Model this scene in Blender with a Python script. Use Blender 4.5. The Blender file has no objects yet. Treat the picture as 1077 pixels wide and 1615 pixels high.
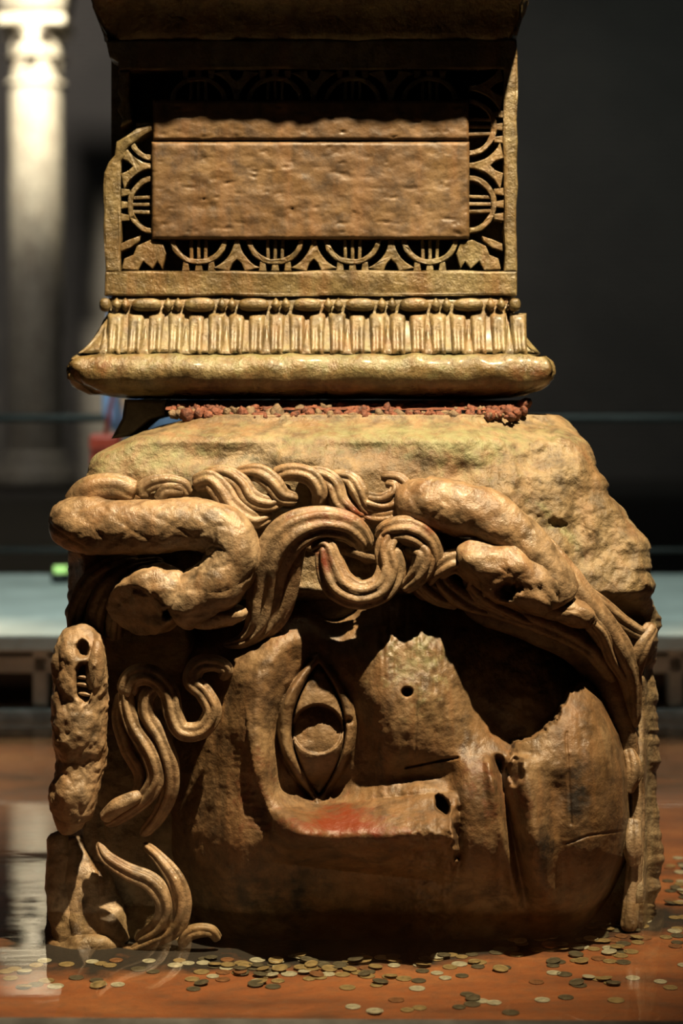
import bpy, math, random
import numpy as np
from mathutils import Vector

random.seed(7); rng = np.random.default_rng(7)
scene = bpy.context.scene
COL = scene.collection
F = 2960.0          # focal length in photo pixels (1615 high)
CAMH = 1.081        # camera height above the water
CAMD = 4.0          # camera distance to the plane Y = 0
HOR = 650.0         # photo row of the horizon
S = F / CAMD        # pixels per metre at Y = 0
FLOOR = -0.07

# ------------------------------------------------------------------ camera
cam = bpy.data.cameras.new('camera'); camo = bpy.data.objects.new('camera', cam); COL.objects.link(camo)
camo.location = (0, -CAMD, CAMH); camo.rotation_euler = (math.pi/2, 0, 0)
cam.sensor_fit = 'VERTICAL'; cam.sensor_height = 36.0; cam.sensor_width = 24.0
cam.lens = F/1615*36.0
cam.shift_y = -(807.5-HOR)/1615
cam.clip_end = 200
cam.dof.use_dof = True; cam.dof.focus_distance = 3.98; cam.dof.aperture_fstop = 1.9
scene.camera = camo

# ------------------------------------------------------------------ world, lights, exposure
w = bpy.data.worlds.new('world'); scene.world = w; w.use_nodes = True
w.node_tree.nodes['Background'].inputs[0].default_value = (0.9, 0.95, 1.0, 1)
w.node_tree.nodes['Background'].inputs[1].default_value = 0.0015

def spot(name, loc, target, power, color, angle, blend=0.5, radius=0.06):
    l = bpy.data.lights.new(name, 'SPOT'); l.energy = power; l.color = color
    l.spot_size = math.radians(angle); l.spot_blend = blend; l.shadow_soft_size = radius
    o = bpy.data.objects.new(name, l); COL.objects.link(o); o.location = loc
    o.rotation_euler = (Vector(target)-Vector(loc)).to_track_quat('-Z', 'Y').to_euler()
    return o
spot('key_spot', (1.25, -2.3, 6.4), (0.0, 0.15, 1.25), 7000, (1.0, 0.775, 0.475), 27, 1.0, 0.06)
spot('side_spot', (-2.8, -2.6, 4.2), (-0.3, 0.2, 0.6), 10, (1.0, 0.80, 0.52), 50, 0.8, 0.12)
spot('walkway_spot_a', (-2.2, 2.2, 4.2), (-2.0, 3.6, 0.3), 560, (0.80, 1.0, 0.93), 85, 0.8, 0.2)
spot('walkway_spot_b', (2.6, 2.2, 4.2), (2.2, 3.6, 0.3), 430, (0.80, 1.0, 0.93), 85, 0.8, 0.2)
spot('basin_spot_a', (-1.4, 3.9, 4.6), (-1.9, 1.9, 0.0), 1300, (1.0, 0.80, 0.52), 34, 1.0, 0.1)
spot('basin_spot_b', (1.6, 3.9, 4.6), (2.0, 1.7, 0.0), 1100, (1.0, 0.80, 0.52), 34, 1.0, 0.1)
spot('far_column_spot', (-4.0, 20.4, 9.6), (-4.55, 24.0, 5.7), 8000, (1.0, 0.90, 0.68), 33, 1.0, 0.2)
spot('far_wall_spot', (-5.5, 20.0, 9.5), (-3.8, 28.0, 3.5), 1000, (1.0, 0.92, 0.82), 110, 1.0, 0.5)
spot('far_wall_spot_b', (6.0, 20.0, 9.5), (4.5, 28.0, 3.0), 190, (0.85, 1.0, 0.92), 110, 1.0, 0.5)
scene.view_settings.view_transform = 'Standard'; scene.view_settings.look = 'None'
scene.view_settings.exposure = 0.0; scene.view_settings.gamma = 1.0
scene.view_settings.use_curve_mapping = False

# ------------------------------------------------------------------ helpers
def P(px, py, Y):
    """measured photo position at world depth Y -> world point (arrays welcome)"""
    d = np.asarray(Y, float) + CAMD
    px = np.asarray(px, float); py = np.asarray(py, float)
    X = (px-538.5)*d/F; Z = CAMH-(py-HOR)*d/F
    return np.stack(np.broadcast_arrays(X, np.asarray(Y, float), Z), -1)

def _hash(ix, iy, iz):
    n = (ix*374761393 + iy*668265263 + iz*2147483647) & 0xffffffff
    n = ((n ^ (n >> 13))*1274126177) & 0xffffffff
    n = n ^ (n >> 16)
    return (n & 0xffff)/65535.0
def vnoise(p):
    p = np.asarray(p, float); i = np.floor(p).astype(np.int64); f = p-i; f = f*f*(3-2*f)
    x, y, z = i[..., 0], i[..., 1], i[..., 2]; fx, fy, fz = f[..., 0], f[..., 1], f[..., 2]
    def L(a, b, t): return a+(b-a)*t
    c = lambda a, b, d: _hash(x+a, y+b, z+d)
    return L(L(L(c(0,0,0), c(1,0,0), fx), L(c(0,1,0), c(1,1,0), fx), fy),
             L(L(c(0,0,1), c(1,0,1), fx), L(c(0,1,1), c(1,1,1), fx), fy), fz)*2-1
def fbm(p, octv=4, gain=0.5):
    p = np.asarray(p, float); s = 0; a = 1.0
    for k in range(octv):
        s = s+a*vnoise(p*(2.03**k)+17.3*k); a *= gain
    return s
def sstep(a, b, x):
    t = np.clip((x-a)/(b-a), 0, 1); return t*t*(3-2*t)
def gauss(x, y, cx, cy, sx, sy, ang=0.0):
    c, s = math.cos(ang), math.sin(ang); dx, dy = x-cx, y-cy
    u = (dx*c+dy*s)/sx; v = (-dx*s+dy*c)/sy
    return np.exp(-(u*u+v*v))
def seg_dist(x, y, pts):
    """distance to a polyline, and the parameter 0..1 along it"""
    pts = np.asarray(pts, float); best = np.full(np.shape(x), 1e9); par = np.zeros(np.shape(x)); n = len(pts)-1
    for k in range(n):
        a, b = pts[k], pts[k+1]; d = b-a; t = np.clip(((x-a[0])*d[0]+(y-a[1])*d[1])/(d@d), 0, 1)
        dist = np.hypot(x-a[0]-t*d[0], y-a[1]-t*d[1]); m = dist < best
        best = np.where(m, dist, best); par = np.where(m, (k+t)/n, par)
    return best, par
def catmull(ctrl, n):
    c = np.asarray(ctrl, float); m = len(c)
    c = np.vstack([2*c[0]-c[1], c, 2*c[-1]-c[-2]])
    t = np.linspace(0, m-1-1e-9, n); k = t.astype(int); f = (t-k)[:, None]
    p0, p1, p2, p3 = c[k], c[k+1], c[k+2], c[k+3]
    return 0.5*(2*p1+(p2-p0)*f+(2*p0-5*p1+4*p2-p3)*f**2+(3*p1-p0-3*p2+p3)*f**3)

def make_mesh(name, V, quads, tris=None, smooth=True):
    V = np.asarray(V, np.float32).reshape(-1, 3); me = bpy.data.meshes.new(name)
    quads = np.asarray(quads, np.int32).reshape(-1, 4)
    tris = np.asarray(tris if tris is not None else [], np.int32).reshape(-1, 3)
    nq, nt = len(quads), len(tris)
    me.vertices.add(len(V)); me.vertices.foreach_set('co', V.ravel())
    me.loops.add(nq*4+nt*3); me.loops.foreach_set('vertex_index', np.concatenate([quads.ravel(), tris.ravel()]))
    me.polygons.add(nq+nt)
    me.polygons.foreach_set('loop_start', np.concatenate([np.arange(nq)*4, nq*4+np.arange(nt)*3]).astype(np.int32))
    me.update(calc_edges=True); me.validate()
    if smooth: me.polygons.foreach_set('use_smooth', np.ones(len(me.polygons), bool))
    return me
def grid_quads(n, m, wrap=False, flip=False):
    i = np.arange(n-1)[:, None]; j = np.arange(m if wrap else m-1)[None, :]; j2 = (j+1) % m
    q = np.stack(np.broadcast_arrays(i*m+j, i*m+j2, (i+1)*m+j2, (i+1)*m+j), -1).reshape(-1, 4)
    return q[:, ::-1] if flip else q

def link(name, me, mat, parent=None, loc=None, rot=None, scale=None):
    o = bpy.data.objects.new(name, me); COL.objects.link(o)
    if mat is not None and len(me.materials) == 0: me.materials.append(mat)
    if parent is not None: o.parent = parent
    if loc is not None: o.location = loc
    if rot is not None: o.rotation_euler = rot
    if scale is not None: o.scale = scale
    return o
def empty(name, label, cat, group=None, kind=None):
    o = bpy.data.objects.new(name, None); COL.objects.link(o); o.empty_display_size = 0.1
    return tag(o, label, cat, group, kind)
def tag(o, label=None, cat=None, group=None, kind=None):
    if label: o['label'] = label
    if cat: o['category'] = cat
    if group: o['group'] = group
    if kind: o['kind'] = kind
    return o
def set_stain(me, rgb):
    a = me.attributes.new('stain', 'FLOAT_COLOR', 'POINT')
    rgb = np.asarray(rgb, np.float32); buf = np.ones((len(me.vertices), 4), np.float32); buf[:, :3] = rgb
    a.data.foreach_set('color', buf.ravel())

def box_mesh(name, x0, x1, y0, y1, z0, z1, bev=0.0, smooth=False):
    import bmesh
    bm = bmesh.new(); bmesh.ops.create_cube(bm, size=1.0)
    for v in bm.verts:
        v.co = ((x0+x1)/2+v.co.x*(x1-x0), (y0+y1)/2+v.co.y*(y1-y0), (z0+z1)/2+v.co.z*(z1-z0))
    if bev > 0: bmesh.ops.bevel(bm, geom=list(bm.edges), offset=bev, segments=2, affect='EDGES', profile=0.5)
    me = bpy.data.meshes.new(name); bm.to_mesh(me); bm.free()
    return me
def extrude_poly(name, pts, y0, y1, bev=0.004, wob=0.0):
    """polygon measured in photo pixels, real thickness from Y=y0 (front) to Y=y1 (back)"""
    import bmesh
    p = P([a for a, b in pts], [b for a, b in pts], y0)
    if wob: p = p+np.stack([fbm(p*60+s, 2) for s in (0, 9, 21)], -1)*[wob, wob*0.8, wob]
    bm = bmesh.new(); vs = [bm.verts.new(q) for q in p]; f = bm.faces.new(vs); f.normal_update()
    if f.normal.y > 0: f.normal_flip()
    r = bmesh.ops.extrude_face_region(bm, geom=[f])
    top = [g for g in r['geom'] if isinstance(g, bmesh.types.BMVert)]
    for v in top: v.co.y = y1+(v.co.y-y0)*0.3
    front = [e for e in bm.edges if all(v not in top for v in e.verts)]
    if bev: bmesh.ops.bevel(bm, geom=front, offset=bev, segments=2, affect='EDGES', profile=0.5, clamp_overlap=True)
    bmesh.ops.recalc_face_normals(bm, faces=bm.faces)
    me = bpy.data.meshes.new(name); bm.to_mesh(me); bm.free()
    return me

# ------------------------------------------------------------------ materials
def nodes(name):
    m = bpy.data.materials.new(name); m.use_nodes = True
    nt = m.node_tree; return m, nt, nt.nodes['Principled BSDF']
def nd(nt, typ, **kw):
    n = nt.nodes.new(typ)
    for k, v in kw.items():
        if hasattr(n, k): setattr(n, k, v)
        else: n.inputs[k].default_value = v
    return n
def ramp(nt, fac, stops):
    r = nt.nodes.new('ShaderNodeValToRGB'); e = r.color_ramp.elements
    while len(e) < len(stops): e.new(0.5)
    for el, (p, c) in zip(e, stops): el.position = p; el.color = (*c, 1) if len(c) == 3 else c
    nt.links.new(fac, r.inputs[0]); return r.outputs[0]
def mixc(nt, fac, a, b, mode='MIX'):
    m = nt.nodes.new('ShaderNodeMix'); m.data_type = 'RGBA'; m.blend_type = mode
    for s, v in ((m.inputs[0], fac), (m.inputs[6], a), (m.inputs[7], b)):
        if isinstance(v, bpy.types.NodeSocket): nt.links.new(v, s)
        else: s.default_value = v if not isinstance(v, tuple) else (*v, 1)
    return m.outputs[2]
def noise(nt, scale, detail=5, rough=0.55, coord=None, dist=0.0):
    n = nd(nt, 'ShaderNodeTexNoise'); n.inputs['Scale'].default_value = scale
    n.inputs['Detail'].default_value = detail; n.inputs['Roughness'].default_value = rough
    n.inputs['Distortion'].default_value = dist
    if coord is not None: nt.links.new(coord, n.inputs['Vector'])
    return n.outputs['Fac']
def mapped(nt, scale=(1, 1, 1)):
    g = nd(nt, 'ShaderNodeNewGeometry'); mp = nd(nt, 'ShaderNodeMapping')
    mp.inputs['Scale'].default_value = scale
    nt.links.new(g.outputs['Position'], mp.inputs['Vector']); return mp.outputs[0]

def marble(name, light, mid, dark, rough=(0.28, 0.6), bump=0.35, stains=True, fine=70, coat=0.05):
    light, mid, dark = [tuple(x*(0.72 if stains else 1) for x in q) for q in (light, mid, dark)]
    m, nt, b = nodes(name); pos = mapped(nt)
    b.inputs['Coat Weight'].default_value = coat; b.inputs['Coat Roughness'].default_value = 0.22
    c = ramp(nt, noise(nt, 5, 6, 0.6, pos, 0.4), [(0.28, dark), (0.47, mid), (0.68, light)])
    c = mixc(nt, ramp(nt, noise(nt, 26, 6, 0.65, pos), [(0.42, (0, 0, 0)), (0.66, (1, 1, 1))]), c, tuple(x*0.38 for x in mid))
    c = mixc(nt, ramp(nt, noise(nt, 11, 7, 0.7, pos, 0.8), [(0.55, (0, 0, 0)), (0.72, (0.8, 0.8, 0.8))]), c, tuple(x*0.55 for x in dark))
    streak = noise(nt, 9, 4, 0.6, mapped(nt, (2.2, 2.2, 0.25)))
    c = mixc(nt, ramp(nt, streak, [(0.5, (0, 0, 0)), (0.75, (0.55, 0.55, 0.55))]), c, (0.20, 0.095, 0.035))
    if stains:
        at = nd(nt, 'ShaderNodeAttribute', attribute_name='stain')
        sp = nd(nt, 'ShaderNodeSeparateColor'); nt.links.new(at.outputs['Color'], sp.inputs[0])
        br = noise(nt, 40, 4, 0.6, pos)
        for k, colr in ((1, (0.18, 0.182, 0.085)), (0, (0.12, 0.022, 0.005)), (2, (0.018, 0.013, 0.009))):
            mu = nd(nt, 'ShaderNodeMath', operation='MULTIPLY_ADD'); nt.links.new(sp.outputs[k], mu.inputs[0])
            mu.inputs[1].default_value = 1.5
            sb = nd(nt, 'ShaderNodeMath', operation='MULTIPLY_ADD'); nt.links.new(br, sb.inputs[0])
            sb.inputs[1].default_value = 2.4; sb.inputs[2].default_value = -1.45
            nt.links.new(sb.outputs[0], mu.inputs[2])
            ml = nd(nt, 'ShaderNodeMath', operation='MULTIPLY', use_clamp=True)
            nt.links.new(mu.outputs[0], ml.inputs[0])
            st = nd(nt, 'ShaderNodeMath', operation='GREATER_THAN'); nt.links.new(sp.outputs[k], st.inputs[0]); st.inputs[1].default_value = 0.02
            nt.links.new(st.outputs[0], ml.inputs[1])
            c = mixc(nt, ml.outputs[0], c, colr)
    nt.links.new(c, b.inputs['Base Color'])
    r = nd(nt, 'ShaderNodeMapRange'); nt.links.new(noise(nt, 12, 5, 0.6, pos), r.inputs[0])
    r.inputs[1].default_value = 0.3; r.inputs[2].default_value = 0.7; r.inputs[3].default_value = rough[0]; r.inputs[4].default_value = rough[1]
    nt.links.new(r.outputs[0], b.inputs['Roughness'])
    bp = nd(nt, 'ShaderNodeBump'); bp.inputs['Strength'].default_value = bump; bp.inputs['Distance'].default_value = 0.012
    nt.links.new(noise(nt, fine, 6, 0.65, pos), bp.inputs['Height']); nt.links.new(bp.outputs[0], b.inputs['Normal'])
    return m
M = {}
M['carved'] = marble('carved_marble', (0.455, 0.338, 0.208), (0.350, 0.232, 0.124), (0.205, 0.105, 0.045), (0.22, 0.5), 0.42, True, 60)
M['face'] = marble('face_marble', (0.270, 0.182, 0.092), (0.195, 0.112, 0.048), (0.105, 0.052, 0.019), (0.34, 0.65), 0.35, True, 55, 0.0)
M['rough'] = marble('rough_marble', (0.354, 0.279, 0.163), (0.272, 0.190, 0.092), (0.163, 0.095, 0.041), (0.4, 0.75), 0.7, True, 38, 0.0)
M['pedestal'] = marble('pedestal_marble', (0.300, 0.245, 0.122), (0.228, 0.162, 0.068), (0.125, 0.070, 0.024), (0.18, 0.45), 0.5, True, 60, 0.15)
M['panel'] = marble('panel_stone', (0.215, 0.135, 0.058), (0.158, 0.088, 0.034), (0.086, 0.042, 0.015), (0.42, 0.7), 0.25, True, 34, 0.0)
M['far'] = marble('far_column_stone', (0.62, 0.57, 0.46), (0.50, 0.46, 0.38), (0.36, 0.32, 0.26), (0.4, 0.7), 0.3, False, 8)

def plain(name, col, rough=0.6, metal=0.0, nscale=8, var=0.35, bump=0.2, bscale=40):
    m, nt, b = nodes(name); pos = mapped(nt)
    c = ramp(nt, noise(nt, nscale, 5, 0.6, pos), [(0.3, tuple(x*(1-var) for x in col)), (0.7, tuple(min(1, x*(1+var)) for x in col))])
    nt.links.new(c, b.inputs['Base Color']); b.inputs['Roughness'].default_value = rough; b.inputs['Metallic'].default_value = metal
    if bump:
        bp = nd(nt, 'ShaderNodeBump'); bp.inputs['Strength'].default_value = bump; bp.inputs['Distance'].default_value = 0.01
        nt.links.new(noise(nt, bscale, 5, 0.6, pos), bp.inputs['Height']); nt.links.new(bp.outputs[0], b.inputs['Normal'])
    return m
M['concrete'] = plain('walkway_concrete', (0.46, 0.49, 0.46), 0.55, 0, 3, 0.2, 0.2, 30)
M['post'] = plain('post_paint', (0.42, 0.42, 0.38), 0.5)
M['metal'] = plain('rail_metal', (0.03, 0.032, 0.03), 0.45, 0.6, 8, 0.2, 0)
M['curb'] = plain('curb_stone', (0.17, 0.17, 0.16), 0.5, 0, 14, 0.45, 0.4, 60)
M['underwall'] = plain('underwalk_render', (0.20, 0.11, 0.06), 0.7, 0, 5, 0.4)
M['crumb'] = plain('brick_mortar_rubble', (0.12, 0.036, 0.016), 0.7, 0, 60, 0.75, 0.7, 90)
M['crumb_pale'] = plain('pale_mortar_rubble', (0.13, 0.085, 0.045), 0.7, 0, 60, 0.6, 0.7, 90)
M['shim'] = plain('shim_dark_stone', (0.05, 0.04, 0.03), 0.7, 0, 20, 0.4, 0.4, 50)
M['jacket'] = plain('blue_jacket_cloth', (0.22, 0.32, 0.55), 0.8, 0, 10, 0.2, 0)
M['trousers'] = plain('dark_trouser_cloth', (0.03, 0.03, 0.04), 0.8, 0, 10, 0.2, 0)
M['skin'] = plain('skin', (0.50, 0.29, 0.19), 0.5, 0, 10, 0.08, 0)
M['hair'] = plain('hair', (0.03, 0.018, 0.01), 0.5, 0, 30, 0.4, 0.3, 80)
M['bag'] = plain('red_bag_leather', (0.42, 0.05, 0.025), 0.5, 0, 20, 0.2, 0.1)
M['black'] = plain('shoe_black', (0.015, 0.015, 0.015), 0.5, 0, 20, 0.2, 0)
M['white'] = plain('eye_white', (0.7, 0.68, 0.62), 0.3, 0, 20, 0.05, 0)
for n_, c_ in (('silver', (0.36, 0.35, 0.27)), ('brass', (0.24, 0.18, 0.085)), ('copper', (0.18, 0.085, 0.04)), ('tarnish', (0.085, 0.075, 0.05))):
    M[n_] = plain('coin_'+n_, c_, 0.42, 0.35, 90, 0.35, 0.3, 500)
def wall_mat():
    m, nt, b = nodes('far_brick_wall'); mp = mapped(nt)
    sx = nd(nt, 'ShaderNodeSeparateXYZ'); nt.links.new(mp, sx.inputs[0]); cx = nd(nt, 'ShaderNodeCombineXYZ')
    nt.links.new(sx.outputs[0], cx.inputs[0]); nt.links.new(sx.outputs[2], cx.inputs[1])
    br = nd(nt, 'ShaderNodeTexBrick'); nt.links.new(cx.outputs[0], br.inputs['Vector'])
    br.inputs['Color1'].default_value = (0.20, 0.17, 0.145, 1); br.inputs['Color2'].default_value = (0.15, 0.13, 0.115, 1)
    br.inputs['Mortar'].default_value = (0.24, 0.22, 0.20, 1); br.inputs['Scale'].default_value = 1.0
    br.inputs['Brick Width'].default_value = 0.34; br.inputs['Row Height'].default_value = 0.09; br.inputs['Mortar Size'].default_value = 0.025
    nt.links.new(mixc(nt, noise(nt, 0.6, 4, 0.6, mp), br.outputs[0], (0.10, 0.095, 0.09)), b.inputs['Base Color'])
    b.inputs['Roughness'].default_value = 0.8; return m
M['wall'] = wall_mat()
def floor_mat():
    m, nt, b = nodes('basin_floor_red_render'); pos = mapped(nt)
    c = ramp(nt, noise(nt, 2.3, 6, 0.62, mapped(nt, (0.6, 1.6, 1)), 0.5), [(0.30, (0.045, 0.016, 0.006)), (0.48, (0.185, 0.056, 0.014)), (0.70, (0.28, 0.11, 0.036))])
    c = mixc(nt, ramp(nt, noise(nt, 30, 6, 0.7, pos), [(0.45, (0, 0, 0)), (0.75, (0.7, 0.7, 0.7))]), c, (0.10, 0.05, 0.025))
    # shade round the foot of the head, painted into the floor colour
    at = nd(nt, 'ShaderNodeAttribute', attribute_name='painted_shade'); br = noise(nt, 7, 5, 0.65, pos)
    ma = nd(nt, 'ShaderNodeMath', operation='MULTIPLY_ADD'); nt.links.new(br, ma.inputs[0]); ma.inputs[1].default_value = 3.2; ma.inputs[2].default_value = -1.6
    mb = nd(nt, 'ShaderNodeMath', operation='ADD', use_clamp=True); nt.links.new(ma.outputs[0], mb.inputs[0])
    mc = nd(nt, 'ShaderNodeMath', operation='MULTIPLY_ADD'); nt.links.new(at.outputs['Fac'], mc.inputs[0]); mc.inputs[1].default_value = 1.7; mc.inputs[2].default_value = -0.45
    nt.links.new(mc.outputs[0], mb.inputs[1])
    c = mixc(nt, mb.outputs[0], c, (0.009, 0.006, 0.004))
    nt.links.new(c, b.inputs['Base Color']); b.inputs['Roughness'].default_value = 0.7
    bp = nd(nt, 'ShaderNodeBump'); bp.inputs['Strength'].default_value = 0.5; bp.inputs['Distance'].default_value = 0.01
    nt.links.new(noise(nt, 45, 6, 0.65, pos), bp.inputs['Height']); nt.links.new(bp.outputs[0], b.inputs['Normal'])
    return m
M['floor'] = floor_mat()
def water_mat():
    m, nt, b = nodes('clear_shallow_water'); nt.nodes.remove(b); out = nt.nodes['Material Output']
    fr = nd(nt, 'ShaderNodeFresnel', IOR=1.33); tr = nd(nt, 'ShaderNodeBsdfTransparent'); gl = nd(nt, 'ShaderNodeBsdfGlossy')
    tr.inputs[0].default_value = (0.95, 0.95, 0.90, 1); gl.inputs['Roughness'].default_value = 0.015
    bp = nd(nt, 'ShaderNodeBump'); bp.inputs['Strength'].default_value = 0.018; bp.inputs['Distance'].default_value = 0.02
    nt.links.new(noise(nt, 6, 2, 0.5, mapped(nt, (0.6, 1.4, 1))), bp.inputs['Height'])
    nt.links.new(bp.outputs[0], gl.inputs['Normal']); nt.links.new(bp.outputs[0], fr.inputs['Normal'])
    mx = nd(nt, 'ShaderNodeMixShader'); nt.links.new(fr.outputs[0], mx.inputs[0]); nt.links.new(tr.outputs[0], mx.inputs[1]); nt.links.new(gl.outputs[0], mx.inputs[2])
    nt.links.new(mx.outputs[0], out.inputs[0]); return m
M['water'] = water_mat()

# ------------------------------------------------------------------ setting
def plane(name, x0, x1, y0, y1, z, mat, kind):
    me = make_mesh(name, [(x0, y0, z), (x1, y0, z), (x1, y1, z), (x0, y1, z)], [[0, 1, 2, 3]], smooth=False)
    return tag(link(name, me, mat), kind=kind)
gx_, gy_ = np.meshgrid(np.linspace(-8, 8, 321), np.linspace(-0.75, 2.75, 71))
fme = make_mesh('floor', np.stack([gx_, gy_, 0*gx_+FLOOR], -1), grid_quads(71, 321), smooth=False)
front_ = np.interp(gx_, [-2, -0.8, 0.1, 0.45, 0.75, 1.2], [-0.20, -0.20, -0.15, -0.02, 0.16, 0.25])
painted_shade = sstep(-0.10, 0.12, gy_-front_)*(1-sstep(0.25, 0.5, gy_))*(1-sstep(0.7, 0.95, gx_))*(0.55+0.45*(1-sstep(-0.62, -0.8, gx_)))  # mask where the floor colour is darkened to stand for shade
sa_ = fme.attributes.new('painted_shade', 'FLOAT', 'POINT'); sa_.data.foreach_set('value', painted_shade.ravel().astype(np.float32))
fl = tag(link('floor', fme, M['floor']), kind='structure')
M['dark_floor'] = plain('far_dark_floor', (0.05, 0.045, 0.04), 0.6, 0, 2, 0.3)
plane('floor', -14, 14, 2.75, 29, FLOOR, M['dark_floor'], 'structure')
wa = plane('basin_water', -8, 8, -0.75, 2.70, 0.0, M['water'], 'stuff')
tag(wa, 'clear shallow water lying over the coins around the stone head', 'water')
wb = tag(link('wall_back', box_mesh('wall_back', -14, 14, 28.0, 28.4, FLOOR, 11), M['wall']), kind='structure')
tr = tag(link('trim_1', box_mesh('trim_1', -3, 3, -1.2, -0.682, FLOOR-0.1, 0.012, 0.012), M['curb']), kind='structure')
tr.rotation_euler.z = math.radians(-0.9)

wk = empty('walkway', 'pale concrete visitor walkway on short posts behind the stone head', 'walkway')
link('deck', box_mesh('deck', -7, 7, 2.60, 5.06, 0.235, 0.30, 0.01), M['concrete'], wk)
link('edge_beam', box_mesh('edge_beam', -7, 7, 2.66, 2.78, 0.155, 0.215, 0.006), M['post'], wk)
link('kerb', box_mesh('kerb', -7, 7, 2.62, 2.80, FLOOR, 0.035, 0.01), M['curb'], wk)
link('rear_panel', box_mesh('rear_panel', -7, 7, 3.0, 3.08, FLOOR, 0.235), M['underwall'], wk)
pm = box_mesh('post', -0.026, 0.026, 2.66, 2.73, 0.03, 0.235, 0.006)
for x in (-3.3, -2.19, -1.07, 0.06, 1.185, 2.3, 3.4): link('post', pm, M['post'], wk, (x, 0, 0))

rl = empty('railing', 'dark metal handrail along the far side of the walkway', 'railing')
def rod_mesh(name, a, b, r, n=12):
    a, b = np.array(a, float), np.array(b, float); T = (b-a)/np.linalg.norm(b-a)
    U = np.cross(T, [0, 0, 1] if abs(T[2]) < 0.9 else [1, 0, 0]); U /= np.linalg.norm(U); W = np.cross(T, U)
    ph = np.linspace(0, 2*math.pi, n, endpoint=False); ring = np.outer(np.cos(ph), U)+np.outer(np.sin(ph), W)
    V = np.vstack([a+ring*r, b+ring*r, [a], [b]]); j = np.arange(n)
    t = np.vstack([np.stack([(j+1) % n, j, j*0+2*n], -1), np.stack([n+j, n+(j+1) % n, j*0+2*n+1], -1)])
    return make_mesh(name, V, grid_quads(2, n, True), t)
link('handrail', rod_mesh('handrail', (-7, 5.0, 1.053), (7, 5.0, 1.053), 0.02), M['metal'], rl)
link('lower_rail', rod_mesh('lower_rail', (-7, 5.0, 0.42), (7, 5.0, 0.42), 0.012), M['metal'], rl)
rp = rod_mesh('baluster', (0, 5.0, 0.301), (0, 5.0, 1.05), 0.015)
for x in (-5.2, -3.9, -2.6, -0.4, 0.5, 2.6, 3.9, 5.2): link('baluster', rp, M['metal'], rl, (x, 0, 0))

# small green walkway lamp
gl_ = empty('floor_lamp', 'small round green light on the walkway left of the stone head', 'lamp')
lx = float(P(96, 0, 4.6)[0])
link('housing', rod_mesh('housing', (lx, 4.6, 0.30), (lx, 4.6, 0.345), 0.045, 20), M['metal'], gl_)
gm, gnt, gb = nodes('green_lamp_glass'); gb.inputs['Base Color'].default_value = (0.4, 0.6, 0.2, 1)
gb.inputs['Emission Color'].default_value = (0.5, 0.9, 0.25, 1); gb.inputs['Emission Strength'].default_value = 0.9
link('lens', rod_mesh('lens', (lx, 4.6, 0.345), (lx, 4.6, 0.375), 0.033, 20), gm, gl_)

# far column
def lathe_mesh(name, prof, n=40, flute=0.0, k=0, cx=0, cy=0, wob=0.0):
    prof = np.asarray(prof, float); ph = np.linspace(0, 2*math.pi, n, endpoint=False)
    r = prof[:, :1]*(1+flute*np.cos(ph*k)[None]); V = np.stack([cx+r*np.cos(ph), cy+r*np.sin(ph), np.repeat(prof[:, 1:], n, 1)], -1)
    if wob: V = V+(fbm(V*2.5, 3)*wob)[..., None]*np.stack([np.cos(ph), np.sin(ph), ph*0], -1)
    return make_mesh(name, V, grid_quads(len(prof), n, True))
fc = empty('stone_column', 'pale spotlit stone column with carved capital in the far background', 'column')
cx, cy = float(P(57, 0, 24)[0]), 24.0
zz = np.linspace(0.45, 5.92, 24)
link('shaft', lathe_mesh('shaft', [(0.41-0.02*(z-0.45)/5.5, z) for z in zz], 48, 0, 0, cx, cy, 0.012), M['far'], fc)
link('base', lathe_mesh('base', [(0.1, -0.07), (0.62, -0.07), (0.62, 0.12), (0.58, 0.15), (0.60, 0.22), (0.55, 0.28), (0.47, 0.32), (0.50, 0.38), (0.46, 0.45), (0.40, 0.5)], 40, 0, 0, cx, cy), M['far'], fc)
link('bell', lathe_mesh('bell', [(0.40, 5.9), (0.43, 5.94), (0.43, 5.99), (0.34, 6.03), (0.34, 6.3), (0.38, 6.6), (0.46, 6.78), (0.3, 6.8)], 40, 0, 0, cx, cy), M['far'], fc)
def leaf_mesh(h, wd, out):
    u = np.linspace(-1, 1, 9); s = np.linspace(0, 1, 12); U, T = np.meshgrid(u, s)
    prof = np.where(T < 0.75, T/0.75*0.2, 0.2+ (T-0.75)/0.25*0.8)
    X = U*wd*(1-0.5*T**3)*(1+0.12*np.cos(T*22)); Y = -(out*prof**1.4)-0.03*(1-U**2)
    Z = h*(T-0.35*np.clip(T-0.75, 0, 1)**1.0*2*T); a = np.stack([X, Y, Z], -1); b = a+[0, 0.035, -0.01]
    V = np.vstack([a.reshape(-1, 3), b.reshape(-1, 3)]); q = grid_quads(12, 9)
    return make_mesh('acanthus_leaf', V, np.vstack([q, q[:, ::-1]+108]))
lm = leaf_mesh(0.36, 0.13, 0.17)
for tier, (zb, rr, n_, off) in enumerate(((6.02, 0.345, 8, 0), (6.36, 0.36, 8, 0.39))):
    for k in range(n_):
        a = 2*math.pi*k/n_+off
        link('acanthus_leaf', lm, M['far'], fc, (cx+rr*math.sin(a), cy-rr*math.cos(a), zb), (0, 0, a))
link('abacus', box_mesh('abacus', cx-0.50, cx+0.50, cy-0.50, cy+0.50, 6.78, 6.92, 0.03), M['far'], fc)
link('impost', lathe_mesh('impost', [(0.2, 6.9), (0.60, 6.92), (0.66, 7.1), (0.72, 7.38), (0.72, 7.45), (0.2, 7.45)], 4, 0, 0, 0, 0), M['far'], fc, (cx, cy, 0), (0, 0, math.pi/4))

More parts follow.
